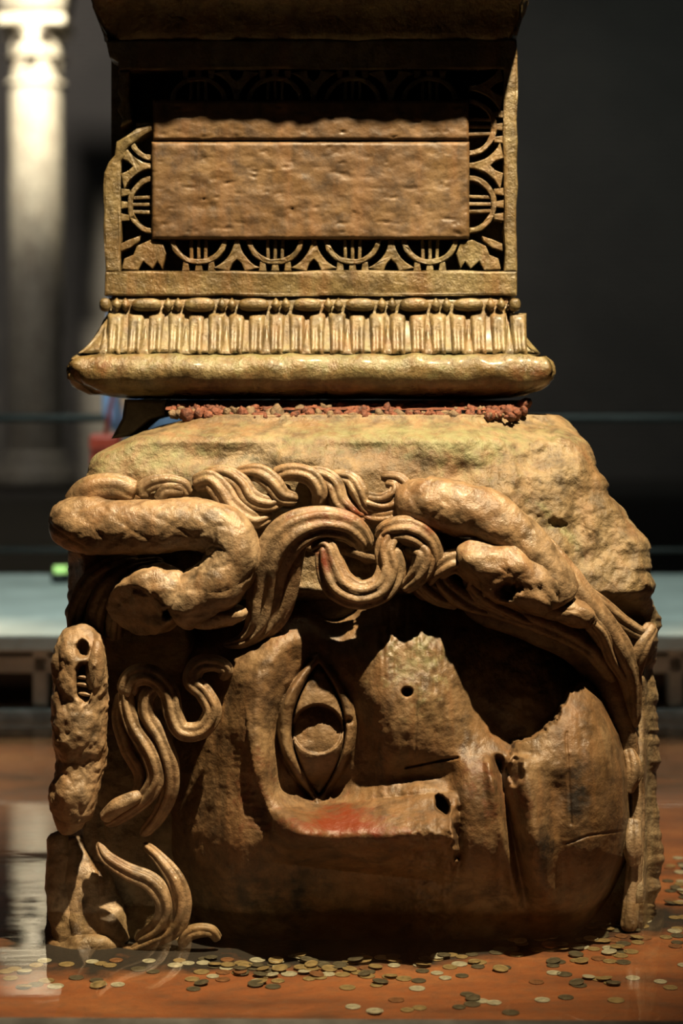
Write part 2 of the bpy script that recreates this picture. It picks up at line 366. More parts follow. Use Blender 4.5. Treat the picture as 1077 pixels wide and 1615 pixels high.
# ------------------------------------------------------------------ carved stone head
head = empty('carved_stone_head', 'large marble head with snake hair lying sideways in shallow water', 'sculpture')
def stain_at(px, py):
    r = (0.85*gauss(px, py, 545, 1292, 45, 26)+0.5*gauss(px, py, 480, 1305, 60, 14)+0.45*gauss(px, py, 600, 1312, 60, 14)
         + 0.55*gauss(px, py, 505, 815, 50, 14)+0.75*gauss(px, py, 512, 885, 13, 24)+0.5*gauss(px, py, 560, 805, 30, 14, 0.7)
         + 0.5*gauss(px, py, 700, 840, 60, 14, 0.35)+0.5*gauss(px, py, 452, 985, 10, 30, 0.5)+0.35*gauss(px, py, 400, 1240, 30, 60)
         + 0.25*gauss(px, py, 760, 1240, 40, 60)+0.3*gauss(px, py, 820, 1260, 20, 40))
    g = (0.55*gauss(px, py, 650, 690, 260, 26)+0.5*gauss(px, py, 240, 720, 110, 34)+0.35*gauss(px, py, 660, 1040, 60, 60)
         + 0.4*gauss(px, py, 880, 830, 60, 10, 0.8)+0.35*gauss(px, py, 740, 720, 60, 30))
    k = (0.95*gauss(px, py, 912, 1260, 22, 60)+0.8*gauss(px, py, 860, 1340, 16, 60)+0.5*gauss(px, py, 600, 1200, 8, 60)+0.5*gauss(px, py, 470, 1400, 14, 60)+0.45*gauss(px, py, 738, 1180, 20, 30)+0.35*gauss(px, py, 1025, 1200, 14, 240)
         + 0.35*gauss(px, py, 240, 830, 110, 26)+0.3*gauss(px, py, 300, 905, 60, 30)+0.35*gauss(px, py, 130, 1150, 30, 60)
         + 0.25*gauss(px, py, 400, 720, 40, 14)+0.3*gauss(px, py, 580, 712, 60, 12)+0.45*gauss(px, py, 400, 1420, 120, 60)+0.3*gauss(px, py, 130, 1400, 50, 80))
    return np.stack([r, g, k], -1)

# --- rough block
ysil = [655, 664, 690, 715, 760, 800, 850, 1000, 1100, 1300, 1400, 1530]
xsil = [330, 290, 200, 152, 130, 109, 106, 106, 100, 92, 92, 94]
yr_ = [655, 663, 680, 720, 780, 850, 880, 940, 985, 1020, 1060, 1150, 1250, 1330, 1400, 1440, 1530]
xr_ = [880, 895, 914, 934, 966, 1020, 1027, 1031, 1043, 1041, 1031, 1036, 1040, 1043, 1040, 1034, 1028]
def block_height(x, y):
    H = -8+0*x
    H = H-75*(1-sstep(655, 700, y))-18*(1-sstep(690, 750, y))
    H = H-13*gauss(x, y, 350, 722, 80, 20)-12*gauss(x, y, 575, 708, 65, 18)-14*gauss(x, y, 720, 740, 70, 22)+14*gauss(x, y, 470, 720, 40, 16)
    # rough slanting corner on the right
    d = (x-760)*0.74-(y-760)*0.67
    H = H-np.clip(d, 0, 400)*0.42*sstep(700, 800, x)*(1-sstep(1000, 1060, y))
    rgh = sstep(-10, 50, d)*(1-sstep(950, 1010, y))
    q = np.stack([x/26, y/26, 0*x], -1)
    H = H+fbm(q, 4)*(2.5+4.2*rgh)+fbm(q*0.3+5, 3)*(5+4*rgh)
    # recess behind the face and behind the left-hand locks
    fm = sstep(290, 330, x)*sstep(930, 990, y)
    H = H-150*fm-65*(1-sstep(290, 330, x))*sstep(1000, 1060, y)
    H = H-70*sstep(995, 1020, x)*sstep(1010, 1040, y)*0.0
    H = H+60*sstep(992, 1004, x)*(1-sstep(1014, 1022, x))*sstep(1040, 1080, y)*(0.6+0.4*np.sin(y/31.0))
    knob = gauss(x, y, 1022, 1005, 26, 34, 0.5); H = H+70*knob
    # left thin edge
    H = H-50*(1-sstep(112, 135, x))*sstep(870, 890, y)
    return H
NR, NC = 400, 440
rows = np.linspace(655, 1530, NR); U = np.linspace(0, 1, NC)
U = U-0.03*np.sin(2*math.pi*U)*0
yy = np.repeat(rows[:, None], NC, 1)
jl = fbm(np.stack([rows/22, rows*0, rows*0+3], -1), 3)*4; jr = fbm(np.stack([rows/20, rows*0, rows*0+31], -1), 4)*5
xl = np.interp(rows, ysil, xsil)+jl; xr = np.interp(rows, yr_, xr_)+jr
xx = xl[:, None]+(xr-xl)[:, None]*U[None]
H = block_height(xx, yy)
edge = np.minimum((xx-xl[:, None]), (xr[:, None]-xx)); rr = 34.0
H = H-np.where(edge < rr, rr-np.sqrt(np.maximum(rr**2-(rr-np.clip(edge, 0, rr))**2, 0)), 0)*1.4
V = P(xx, yy, -H/S)
# sides run straight back, rough
nb = 26; back = np.linspace(0, 1, nb)[1:]
def runback(edgeV, sgn):
    out = []
    for t in back:
        v = edgeV.copy(); v[:, 1] = edgeV[:, 1]+t*(1.05-edgeV[:, 1])
        n_ = fbm(v*14, 4)*0.012+fbm(v*4, 2)*0.02
        v[:, 0] += sgn*(n_*min(1, t*8)-0.0*t); out.append(v)
    return np.stack(out, 1)
L_ = runback(V[:, 0], -1)[:, ::-1]; R_ = runback(V[:, -1], 1)
G = np.concatenate([L_, V, R_], 1); m_ = G.shape[1]
G[..., 2] = np.maximum(G[..., 2], FLOOR-0.01)
top = G[0].copy(); capr = []
cxm = top[:, 0].mean()
for t in (0.06, 0.2, 0.5, 1.0):
    v = top.copy(); v[:, 0] = cxm+(top[:, 0]-cxm)*(1-t)
    v[:, 1] = top[:, 1]+(0.5-top[:, 1])*t; v[:, 2] = top[:, 2]+0.004*min(1, t*10)
    capr.append(v)
Gall = np.concatenate([np.stack(capr[::-1], 0), G], 0)
me = make_mesh('stone_block', Gall, grid_quads(Gall.shape[0], m_, flip=True))
pxs = 538.5+Gall[..., 0]*F/(Gall[..., 1]+CAMD); pys = HOR+(CAMH-Gall[..., 2])*F/(Gall[..., 1]+CAMD)
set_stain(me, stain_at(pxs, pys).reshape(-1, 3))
link('stone_block', me, M['rough'], head)

# --- face
chin = [(215, 960), (520, 940), (760, 958), (860, 1000), (905, 1045), (925, 1068), (950, 1105), (972, 1160), (984, 1225), (985, 1290), (976, 1350), (955, 1405), (915, 1470), (880, 1530)]
def face_height(x, y):
    u = y-1312
    dome = np.where(u < 0, -88*np.clip(np.abs(u)/380, 0, 2)**2.6, -165*np.clip(np.abs(u)/210, 0, 2)**1.9)
    H = 42+dome
    # forehead rolls back to the left, jaw a little to the right
    H = H-150*np.clip((395-x)/150, 0, 2)**1.6+24*gauss(x, y, 425, 1045, 85, 75)-34*np.clip((x-820)/170, 0, 2)**2
    # cheek
    H = H+40*np.exp(-(((x-640)/118)**2+((y-1050)/150)**2)**1.2)-40*gauss(x, y, 830, 1060, 90, 90)
    H = H-24*gauss(x, y, 650, 1222, 70, 26)
    # brow ridge (runs from the temple down into the nose root)
    dB, tB = seg_dist(x, y, [(480, 985), (436, 1020), (408, 1080), (400, 1150), (410, 1215), (436, 1275), (480, 1312)])
    H = H+32*np.exp(-(dB/30)**2)*(0.6+0.5*tB)
    # shallow chiselled step left of the brow
    dS, tS = seg_dist(x, y, [(386, 1110), (392, 1170), (402, 1230), (428, 1292)])
    saw = 3*np.abs(((y/12.0) % 1)-0.5)
    sgnS = np.where(x < np.interp(y, [1110, 1170, 1230, 1292], [386, 392, 402, 428]), 1.0, 0.0)
    H = H-(3+12*sstep(1120, 1290, y))*sgnS*np.exp(-(np.clip(dS-saw, 0, 99)/22)**2)*sstep(1100, 1150, y)
    # eye socket
    H = H-50*np.exp(-(((x-516)/72)**2+((y-1160)/112)**2)**1.5)
    H = H-46*gauss(x, y, 500, 1243, 66, 30)-22*gauss(x, y, 580, 1196, 24, 50)-14*gauss(x, y, 440, 1180, 16, 70)
    # eyeball and lids, almond standing upright
    t = np.clip((y-1046)/(1256-1046), 0, 1); wid = np.sin(math.pi*t)**0.9
    inside = ((y > 1046) & (y < 1256)); lon = np.sin(math.pi*t)**0.75
    ex = (x-502)/np.maximum(42*wid, 1e-3)
    ball = np.where(inside, np.clip(1-ex**2, 0, 1), 0)
    H = H+(16+26*np.sqrt(ball))*lon*sstep(0, 0.15, ball)
    lidL = 502-42*wid; lidR = 502+42*wid
    tt = np.clip((y-1030)/(1268-1030), 0, 1); W2 = np.sin(math.pi*tt)**0.85
    oL = 502-64*W2; oR = 502+62*W2; lon2 = np.sin(math.pi*tt)**0.6
    inL = sstep(-3, 3, x-oL)*sstep(-2, 2, lidL-x); inR = sstep(4, -8, x-oR)*sstep(-2, 2, x-lidR)
    uL = np.clip((x-oL)/np.maximum(lidL-oL, 1), 0, 1); uR = np.clip((oR-x)/np.maximum(oR-lidR, 1), 0, 1)
    H = H+inL*(26+12*np.sqrt(np.clip(1-(2*uL-1)**2, 0, 1)))*lon2
    H = H+inR*(10+16*np.sin(uR*math.pi/2))*lon2
    gl1 = np.minimum(np.abs(x-lidL), np.abs(x-lidR)); H = H-np.where(inside, 6*np.exp(-(gl1/2.4)**2), 0)
    gl2 = np.abs(x-oL); H = H-np.where((tt > 0.03) & (tt < 0.97), 7*np.exp(-(gl2/4.0)**2), 0)
    # hollowed iris
    rI = np.hypot((x-501)/40.0, (y-1150)/39.0); H = H-sstep(1.03, 0.95, rI)*(17-8*(y-1150)/39.0)
    # tear notch
    H = H-10*gauss(x, y, 549, 1136, 7, 5)
    # nose
    xn = (x-430)/(716-430); xc = np.clip(xn, 0, 1)
    half = 42+30*xc
    v = np.abs(y-(1318+2*xc))/half
    prof = np.where(v < 1, 1-np.sqrt(v**2.5+0.006)+0.07, 0); prof = np.clip(prof, 0, 1)
    nh = (46+66*xc**0.9)*sstep(-0.14, 0.16, xn)*sstep(1.03, 0.98, xn+0.012*vnoise(np.stack([x/9, y/9, 0*x], -1)))
    H = H+nh*prof
    # broken tip, wing, nostril
    br = gauss(x, y, 668, 1350, 50, 28); H = H-24*br+br*fbm(np.stack([x/18, y/18, 0*x], -1), 4)*12
    H = H+16*np.exp(-(((x-672)/34)**2+((y-1250)/17)**2)**1.5)
    ns = sstep(1.25, 0.6, np.hypot((x-698-0.25*(y-1269))/11.0, (y-1269)/15.0)+0.25*vnoise(np.stack([x/8, y/8, 0*x+4], -1))); H = H-70*ns
    H = H+fbm(np.stack([x/14, y/14, 0*x+2], -1), 4)*5*sstep(620, 660, x)*sstep(735, 715, x)*sstep(1285, 1320, y)
    # upper lip area, lips, mouth
    H = H+36*np.exp(-(((x-752)/36)**4+((y-1290)/96)**6))
    mx = 785+0.19*(y-1195)
    mm = sstep(1186, 1204, y)*sstep(1450, 1400, y)
    H = H+mm*(14*np.exp(-((x-(mx-14))/11)**2)+26*np.exp(-((x-(mx+34))/22)**2))
    H = H-mm*(22+14*sstep(1260, 1200, y))*np.exp(-((x-mx)/9.0)**2)
    hole = sstep(1.25, 0.75, np.hypot((x-812)/13.0, (y-1216)/21.0)+0.2*vnoise(np.stack([x/7, y/7, 0*x+1], -1))); H = H-16*hole
    # cheek hollow before the chin, broken ridge along the jaw
    dJ = (x-790)*0.70+(y-1205)*0.714            # >0 on the chin side of the jaw line
    along = (x-790)*0.714-(y-1205)*0.70
    dJ = dJ+fbm(np.stack([x/20, y/20, 0*x+9], -1), 4)*8+8*np.sin(along/22)
    jaw = sstep(-5, 4, dJ)
    H = H-30*(1-jaw)*np.exp(-(np.clip(-dJ, 0, 999)/70)**2)*sstep(10, 50, along)*sstep(230, 170, along)
    H = H-24*(1-jaw)*sstep(700, 800, x)*sstep(1200, 1130, y)
    ch = np.exp(-(((x-905)/100)**2+((y-1250)/190)**2)**2.0)
    H = H+36*ch*jaw
    H = H-12*np.exp(-((x-(880+0.0006*(y-1290)**2))/16)**2)*sstep(1200, 1260, y)*sstep(1440, 1400, y)
    H = H-34*gauss(x, y, 528, 962, 40, 30)
    # cracks
    for pts, dep in (([(893, 1155), (897, 1230), (899, 1300)], 3), ([(640, 1210), (690, 1200), (720, 1195)], 6), ([(893, 1330), (930, 1318), (985, 1310)], 3), ([(655, 1080), (656, 1200)], 2)):
        dC, _ = seg_dist(x+3*vnoise(np.stack([x/30, y/30, 0*x], -1)), y, pts); H = H-dep*np.exp(-(dC/1.8)**2)
    # pitted, dripped patch and bolt hole on the cheek
    q = np.stack([x/7.0, y/9.0, 0*x], -1); pit = gauss(x, y, 665, 1025, 70, 60)
    H = H+pit*(vnoise(q)*1.6+vnoise(np.stack([x/5.0, y/45.0, 0*x], -1))*2.2)
    H = H-28*sstep(1.3, 0.7, np.hypot((x-642)/8.0, (y-1091)/7.0))
    H = H+fbm(np.stack([x/46, y/46, 0*x+3], -1), 5)*3.0+fbm(np.stack([x/9, y/60, 0*x+8], -1), 3)*0.8
    return H
def poly_inside_dist(x, y, pts):
    d, _ = seg_dist(x, y, pts+[pts[0]]); ins = np.zeros(np.shape(x), bool); n = len(pts)
    for i in range(n):
        (x1, y1), (x2, y2) = pts[i], pts[(i+1) % n]
        c = ((y1 > y) != (y2 > y)) & (x < (x2-x1)*(y-y1)/(y2-y1+1e-12)+x1); ins ^= c
    return np.where(ins, d, -d)
fx = np.arange(222, 1000.1, 1.7); fy = np.arange(936, 1546, 1.7)
FX, FY = np.meshgrid(fx, fy)
FH = face_height(FX, FY)
sd = poly_inside_dist(FX, FY, [(205, 930)]+chin+[(880, 1580), (205, 1580)])
fall = np.where(sd > 0, np.where(sd < 60, 60-np.sqrt(np.maximum(3600-(60-np.clip(sd, 0, 60))**2, 0)), 0)*1.25, 75+np.clip(-sd, 0, 60)*7)
fall = fall*sstep(720, 860, FX)
FH = FH-fall
FV = P(FX, FY, -FH/S); FV[..., 2] = np.maximum(FV[..., 2], FLOOR-0.01)
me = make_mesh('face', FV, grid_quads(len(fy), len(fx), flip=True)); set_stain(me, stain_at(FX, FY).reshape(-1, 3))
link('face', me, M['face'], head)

# --- swept locks and snakes
def sweep(name, ctrl, mat, strands=0, groove=0.2, flat=0.8, ns=90, nc=40, taper=(0.06, 0.06), scale=0.0, wob=0.05, twist=0.0, stain=True, parent=head, minr=0.15, pits=()):
    """ctrl: (photo x, photo y, height towards the viewer in px, radius in px)"""
    c = catmull(ctrl, ns); Y = -c[:, 2]/S; C = P(c[:, 0], c[:, 1], Y)
    T = np.gradient(C, axis=0); seg = np.linalg.norm(T, axis=1); T /= seg[:, None]; arc = np.cumsum(seg)-seg[0]
    Nf = np.array([0, -1.0, 0])-T*(T@np.array([0, -1.0, 0]))[:, None]; Nf /= np.linalg.norm(Nf, axis=1)[:, None]
    B = np.cross(T, Nf); s = np.linspace(0, 1, ns); r = c[:, 3]/S
    e = np.ones(ns)
    if taper[0]: q = np.clip(s/taper[0], 0, 1); e = np.minimum(e, np.sqrt(1-(1-q)**2))
    if taper[1]: q = np.clip((1-s)/taper[1], 0, 1); e = np.minimum(e, np.sqrt(1-(1-q)**2))
    r = r*np.maximum(e, minr*0.2)
    ph = np.linspace(0, 2*math.pi, nc, endpoint=False); PH = ph[None]+0*s[:, None]
    mul = np.ones_like(PH)
    if strands:
        a = PH*strands+twist*s[:, None]+ctrl[0][0]*0.37+0.9*np.sin(5*s[:, None]+ctrl[0][1])
        mul = mul-groove*1.35*(1-np.abs(np.sin(a/2)))**1.15
    if scale:
        L = arc[:, None]/np.maximum(np.mean(r), 1e-4); wv = 0.5*fbm(C[:, None]*9+0*PH[..., None], 2)
        a = np.minimum(np.abs(np.sin(L*2.2+PH*3+wv)), np.abs(np.sin(L*2.2-PH*3+wv)))
        mul = mul-scale*np.exp(-(a/0.28)**2)
    ctr = C[:, None]; D = B[:, None]*np.cos(PH)[..., None]+Nf[:, None]*(flat*np.sin(PH))[..., None]
    V = ctr+D*(r[:, None]*mul)[..., None]
    if wob: V = V+D*(fbm(V*15+len(ctrl), 4)*wob)[..., None]*r[:, None, None]
    for (a_, b_, rx_, ry_, dp_) in pits:
        qx = 538.5+V[..., 0]*F/(V[..., 1]+CAMD); qy = HOR+(CAMH-V[..., 2])*F/(V[..., 1]+CAMD)
        V[..., 1] += np.where(np.sin(PH) > 0, dp_/S*sstep(1.2, 0.75, np.hypot((qx-a_)/rx_, (qy-b_)/ry_)+0.15*vnoise(V*90)), 0)
    n = ns*nc; Vf = np.vstack([V.reshape(-1, 3), C[:1], C[-1:]]); j = np.arange(nc)
    tri = np.vstack([np.stack([j, (j+1) % nc, j*0+n], -1), np.stack([n-nc+(j+1) % nc, n-nc+j, j*0+n+1], -1)])
    Vf[:, 2] = np.maximum(Vf[:, 2], FLOOR-0.01)
    me = make_mesh(name, Vf, grid_quads(ns, nc, True)[:, ::-1], tri)
    if stain:
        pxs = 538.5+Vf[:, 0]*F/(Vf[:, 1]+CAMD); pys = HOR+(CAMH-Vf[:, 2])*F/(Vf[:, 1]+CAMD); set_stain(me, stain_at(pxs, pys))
    return link(name, me, mat, parent)
def blob(name, cx, cy, h, rx, ry, rz, ang=0.0, mat=None, wob=0.12, freq=22, cut=None, parent=head, n=(40, 56), pits=()):
    """lump: ellipsoid carved with noise; cut=(nx,ny,nz,d) planes flatten it; pits=(x,y,r,depth)"""
    th = np.linspace(0, math.pi, n[0]); ph = np.linspace(0, 2*math.pi, n[1], endpoint=False); TH, PH = np.meshgrid(th, ph, indexing='ij')
    q = np.stack([np.sin(TH)*np.cos(PH), np.sin(TH)*np.sin(PH), np.cos(TH)], -1)
    u, v, wv = q[..., 0]*rx, q[..., 1]*ry, q[..., 2]*rz
    if cut:
        for (a, b, c_, d) in cut:
            L = u*a+v*b+wv*c_; k = np.clip(L-d, 0, 999); u = u-k*a; v = v-k*b; wv = wv-k*c_
    ca, sa = math.cos(ang), math.sin(ang); X = cx+u*ca-v*sa; Yp = cy+u*sa+v*ca; Hh = h+wv
    nz = fbm(np.stack([X/freq, Yp/freq, Hh/freq], -1), 4)*wob
    X = X+q[..., 0]*rx*nz; Yp = Yp+q[..., 1]*ry*nz; Hh = Hh+q[..., 2]*rz*nz
    for (a, b, r_, d) in pits: Hh = Hh-np.where(wv > 0, d*sstep(1.15, 0.7, np.hypot(X-a, Yp-b)/r_), 0)
    V = P(X, Yp, -Hh/S); V[..., 2] = np.maximum(V[..., 2], FLOOR-0.01)
    me = make_mesh(name, V, grid_quads(n[0], n[1], True)); set_stain(me, stain_at(X, Yp).reshape(-1, 3))
    return link(name, me, mat or M['carved'], parent)
CM = M['carved']
def lock(ctrl, strands=5, groove=0.22, **k): return sweep('hair_lock', ctrl, CM, strands+1, groove, **k)

# rim of hair over the brow (underside of the hair mass)
lock([(430, 985, -60, 30), (500, 962, -52, 30), (580, 944, -46, 30), (660, 940, -44, 30), (760, 955, -44, 32), (850, 985, -46, 34), (915, 1020, -56, 32), (955, 1075, -76, 28), (985, 1150, -100, 20), (998, 1230, -114, 12)], 2, 0.10, ns=140)
lock([(650, 925, 0, 18), (720, 936, 10, 22), (800, 958, 16, 24), (870, 985, 10, 22), (930, 1020, -14, 18), (970, 1075, -46, 12)], 4, 0.16, ns=110)
lock([(652, 890, 44, 14), (662, 915, 40, 17), (690, 938, 30, 17), (725, 952, 16, 12)], 4)
lock([(694, 895, 44, 14), (702, 922, 40, 17), (735, 946, 30, 18), (775, 962, 16, 12)], 4)
lock([(740, 915, 40, 14), (765, 940, 38, 17), (805, 960, 30, 18), (850, 982, 14, 12)], 4)
# hair bed
lock([(110, 810, -70, 40), (200, 800, -46, 46), (320, 812, -40, 54), (450, 830, -40, 58), (560, 840, -36, 62), (680, 870, -34, 66), (790, 900, -40, 66), (890, 955, -56, 58), (970, 1015, -86, 40)], 11, 0.14, ns=140, nc=66, wob=0.08)
# upper row of curls
lock([(118, 800, 0, 22), (140, 775, 6, 24), (180, 768, 8, 22), (215, 778, 4, 18)], 4, 0.12)
lock([(300, 780, 8, 10), (285, 765, 12, 13), (255, 760, 12, 14), (230, 768, 10, 14), (225, 785, 8, 12)], 4)
lock([(290, 770, 10, 14), (262, 772, 14, 13), (250, 790, 10, 10)], 3)
lock([(305, 765, 4, 16), (330, 758, 12, 18), (350, 775, 18, 20), (368, 800, 22, 20), (400, 820, 22, 16), (430, 812, 14, 10)], 5)
lock([(318, 752, 0, 12), (352, 748, 10, 15), (378, 762, 18, 16), (395, 785, 22, 17), (425, 795, 22, 14), (450, 785, 12, 9)], 5)
lock([(372, 748, 4, 13), (405, 745, 14, 16), (428, 760, 20, 17), (445, 782, 20, 15), (470, 788, 14, 10)], 5)
lock([(430, 750, 6, 12), (460, 744, 14, 15), (490, 752, 20, 16), (505, 775, 20, 15), (500, 800, 14, 10)], 5)
lock([(470, 755, 4, 12), (500, 748, 12, 14), (525, 762, 18, 16), (535, 790, 20, 16), (560, 812, 20, 13), (580, 815, 12, 8)], 5)
lock([(520, 752, 4, 12), (550, 756, 14, 14), (565, 775, 20, 15), (578, 800, 18, 12), (600, 815, 14, 9)], 5)
# coil beside the right snake
lock([(548, 770, 4, 11), (575, 792, 18, 13), (605, 800, 22, 13), (630, 790, 24, 13), (640, 770, 22, 12), (628, 755, 16, 11), (600, 752, 8, 9)], 4)
lock([(570, 780, 14, 8), (598, 786, 24, 9), (618, 778, 26, 9), (622, 766, 22, 8), (608, 762, 14, 7)], 3)
lock([(556, 800, 8, 10), (590, 815, 18, 12), (622, 812, 24, 12), (645, 796, 22, 10)], 4)
# great S lock in the middle
lock([(352, 1018, 4, 5), (385, 1010, 16, 13), (408, 985, 24, 24), (418, 940, 30, 32), (428, 890, 46, 35), (455, 845, 60, 34), (500, 825, 62, 28), (545, 830, 58, 24), (570, 850, 50, 20), (575, 868, 40, 14)], 7, 0.20, ns=140, nc=42, taper=(0.03, 0.05))
lock([(392, 1012, 8, 7), (425, 995, 20, 11), (448, 965, 34, 12), (462, 920, 48, 12), (470, 880, 60, 10), (478, 855, 60, 8)], 3, 0.1)
# hook lock and wave to its right
lock([(492, 868, 54, 12), (512, 862, 62, 17), (520, 890, 62, 24), (535, 922, 64, 27), (568, 938, 64, 24), (602, 926, 64, 24), (617, 895, 62, 24), (612, 865, 60, 22), (628, 842, 54, 20), (660, 842, 46, 16)], 7, 0.22, ns=150, nc=42, taper=(0.04, 0.04))
lock([(600, 850, 40, 14), (615, 838, 56, 20), (645, 838, 62, 24), (672, 855, 60, 22), (682, 885, 54, 18), (668, 912, 40, 12)], 7, 0.22)
lock([(640, 858, 54, 14), (668, 872, 66, 18), (660, 905, 62, 18), (635, 930, 50, 12)], 5)
lock([(668, 925, 30, 12), (690, 898, 50, 18), (720, 885, 54, 20), (745, 905, 46, 18), (740, 935, 30, 12)], 5)
lock([(730, 885, 40, 14), (765, 890, 52, 18), (772, 925, 44, 20), (745, 950, 26, 14)], 5)
# trailing locks down the right edge
lock([(850, 845, 0, 12), (885, 895, 6, 20), (915, 945, 6, 26), (945, 985, -8, 28), (975, 1030, -36, 26), (995, 1080, -66, 18), (1000, 1150, -96, 10)], 4, 0.16, ns=110)
lock([(915, 925, 4, 10), (950, 955, -8, 14), (985, 985, -28, 14), (1015, 1000, -54, 12), (1030, 985, -70, 10)], 4)
lock([(938, 950, 10, 8), (932, 975, 16, 10), (950, 1000, 4, 12), (965, 1040, -22, 12), (985, 1070, -50, 10)], 4)
lock([(1030, 985, -60, 12), (1012, 1015, -46, 16), (1000, 1050, -56, 16), (996, 1090, -76, 12)], 3, 0.15)
lock([(990, 1180, -96, 10), (1000, 1215, -86, 14), (990, 1250, -92, 10)], 3)
lock([(1000, 1290, -100, 12), (996, 1330, -88, 16), (1000, 1365, -96, 12)], 3)
lock([(994, 1160, -110, 12), (1006, 1260, -112, 12), (998, 1400, -110, 14), (990, 1470, -110, 14)], 3, 0.15)
# locks behind the left snake's head
lock([(118, 1010, -20, 13), (122, 960, -12, 15), (140, 920, -4, 16), (175, 895, 4, 16), (220, 885, 8, 12)], 4)
lock([(150, 1015, -8, 15), (152, 965, 2, 17), (172, 925, 10, 18), (210, 900, 14, 16), (260, 888, 16, 12)], 4)
lock([(178, 1010, -6, 13), (182, 970, 6, 15), (200, 935, 14, 15), (235, 910, 18, 12)], 4)
# left lower group: hook with three strands
lock([(350, 1072, 14, 8), (356, 1056, 24, 12), (338, 1046, 30, 13), (312, 1050, 34, 15), (303, 1074, 36, 15), (322, 1094, 38, 15), (335, 1122, 38, 16), (318, 1150, 34, 16), (288, 1152, 30, 16), (274, 1126, 30, 16), (266, 1092, 30, 16), (240, 1066, 28, 17), (210, 1068, 22, 18), (196, 1098, 14, 18)], 5, 0.24, ns=200, nc=34, taper=(0.03, 0.03))
lock([(238, 1062, 20, 10), (214, 1066, 16, 14), (200, 1095, 14, 15), (210, 1140, 16, 15), (236, 1185, 20, 16), (246, 1225, 16, 16), (228, 1258, 6, 15), (190, 1285, -6, 14), (165, 1300, -16, 10)], 5, 0.25, ns=130)
lock([(262, 1080, 22, 9), (236, 1092, 24, 13), (232, 1125, 22, 14), (252, 1160, 22, 15), (268, 1205, 18, 16), (268, 1250, 6, 15), (248, 1290, -12, 13), (222, 1318, -26, 9)], 4, 0.24, ns=130)
lock([(192, 1090, 4, 9), (186, 1130, 0, 11), (200, 1180, 0, 12), (222, 1222, -4, 12), (212, 1255, -14, 10), (180, 1268, -26, 8)], 3)
lock([(162, 1292, -2, 10), (185, 1272, 14, 13), (212, 1258, 16, 11), (222, 1252, 12, 7)], 3, 0.1)
lock([(154, 1328, -4, 6), (168, 1352, 2, 11), (200, 1374, 6, 14), (238, 1392, 8, 17), (260, 1425, 4, 18), (250, 1460, -8, 16), (215, 1485, -22, 12)], 4, 0.26, ns=110)
lock([(226, 1330, -26, 7), (250, 1352, -4, 11), (276, 1385, 6, 15), (288, 1425, 4, 16), (276, 1464, -4, 14), (238, 1486, -12, 11), (205, 1500, -20, 8)], 4, 0.24, ns=110)
lock([(285, 1492, -10, 9), (300, 1472, 0, 12), (330, 1468, 2, 11), (345, 1482, -8, 8)], 4)

# left snake, folded back on itself, broken head
sn = sweep('snake', [(100, 822, -20, 36), (128, 826, 24, 44), (180, 832, 40, 44), (250, 830, 48, 43), (315, 826, 52, 43), (355, 842, 54, 44), (368, 880, 56, 44), (346, 918, 58, 44), (306, 944, 56, 44), (268, 962, 48, 40)], M['carved'], scale=0.04, ns=190, nc=72, wob=0.09, taper=(0.05, 0.05), flat=0.95)
tag(sn, label='folded snake with a broken-off flat head')
hd = blob('snake_head', 238, 948, 48, 76, 54, 46, -0.42, wob=0.10, cut=[(-0.62, 0.25, 0.74, 24), (0.05, 0.92, 0.3, 46)], pits=((264, 968, 8, 26),), parent=sn)
blob('lower_jaw', 338, 972, 50, 52, 21, 24, -0.10, wob=0.10, parent=sn)
# right snake
sn2 = sweep('snake', [(652, 768, 6, 26), (662, 788, 26, 42), (705, 798, 36, 43), (760, 815, 40, 42), (808, 842, 40, 42), (842, 880, 40, 42), (868, 920, 36, 38), (886, 950, 26, 30)], M['carved'], scale=0.025, ns=170, nc=72, wob=0.12, taper=(0.04, 0.06), flat=0.95)
tag(sn2, label='thick snake stretched over the right of the hair')
blob('snake_head', 812, 910, 56, 92, 50, 44, 0.42, wob=0.16, freq=34, pits=((800, 932, 14, 26), (816, 926, 9, 20)), parent=sn2)
blob('lower_jaw', 892, 962, 30, 52, 24, 26, 0.35, wob=0.12, parent=sn2)
# left-hand upright snake with the toothed mouth
sn3 = sweep('snake', [(124, 1004, -10, 30), (124, 1024, 14, 42), (126, 1070, 22, 46), (124, 1120, 22, 45), (126, 1170, 16, 42), (124, 1220, 10, 40), (118, 1260, 10, 38), (108, 1295, 0, 30)], M['carved'], scale=0.025, ns=190, nc=120, wob=0.20, taper=(0.06, 0.08), flat=0.9, pits=((129, 1024, 10, 13, 30), (131, 1078, 14, 30, 26)))
tag(sn3, label='upright snake with a worn open mouth')
for k, yt in enumerate((1068, 1080, 1095)): blob('tooth', 129+3*k, yt, 46, 12, 3.6, 6, 0.15, wob=0.05, parent=sn3, n=(12, 16))
blob('brow', 150, 1050, 36, 16, 44, 26, 0.05, wob=0.12, parent=sn3, n=(24, 30))
blob('brow', 102, 1060, 30, 14, 46, 26, -0.05, wob=0.12, parent=sn3, n=(24, 30))
# worn lumps at the lower left corner
for (a, b, h, rx, ry, rz, an) in ((112, 1275, 2, 30, 44, 28, 0.2), (140, 1496, -48, 60, 26, 34, 0), (235, 1504, -34, 50, 16, 26, 0.1)):
    blob('worn_lump', a, b, h, rx, ry, rz, an, wob=0.13, freq=26, n=(26, 36))
for ct in ([(112, 1318, -86, 24), (120, 1370, -74, 32), (134, 1425, -64, 36), (138, 1490, -54, 36)], [(92, 1310, -70, 18), (98, 1390, -66, 24), (104, 1450, -56, 26), (104, 1510, -56, 26)],
           [(150, 1350, -96, 24), (156, 1400, -74, 28), (168, 1450, -58, 28), (186, 1495, -48, 24)]):
    sweep('worn_fold', ct, CM, 0, 0.12, wob=0.26, ns=60)

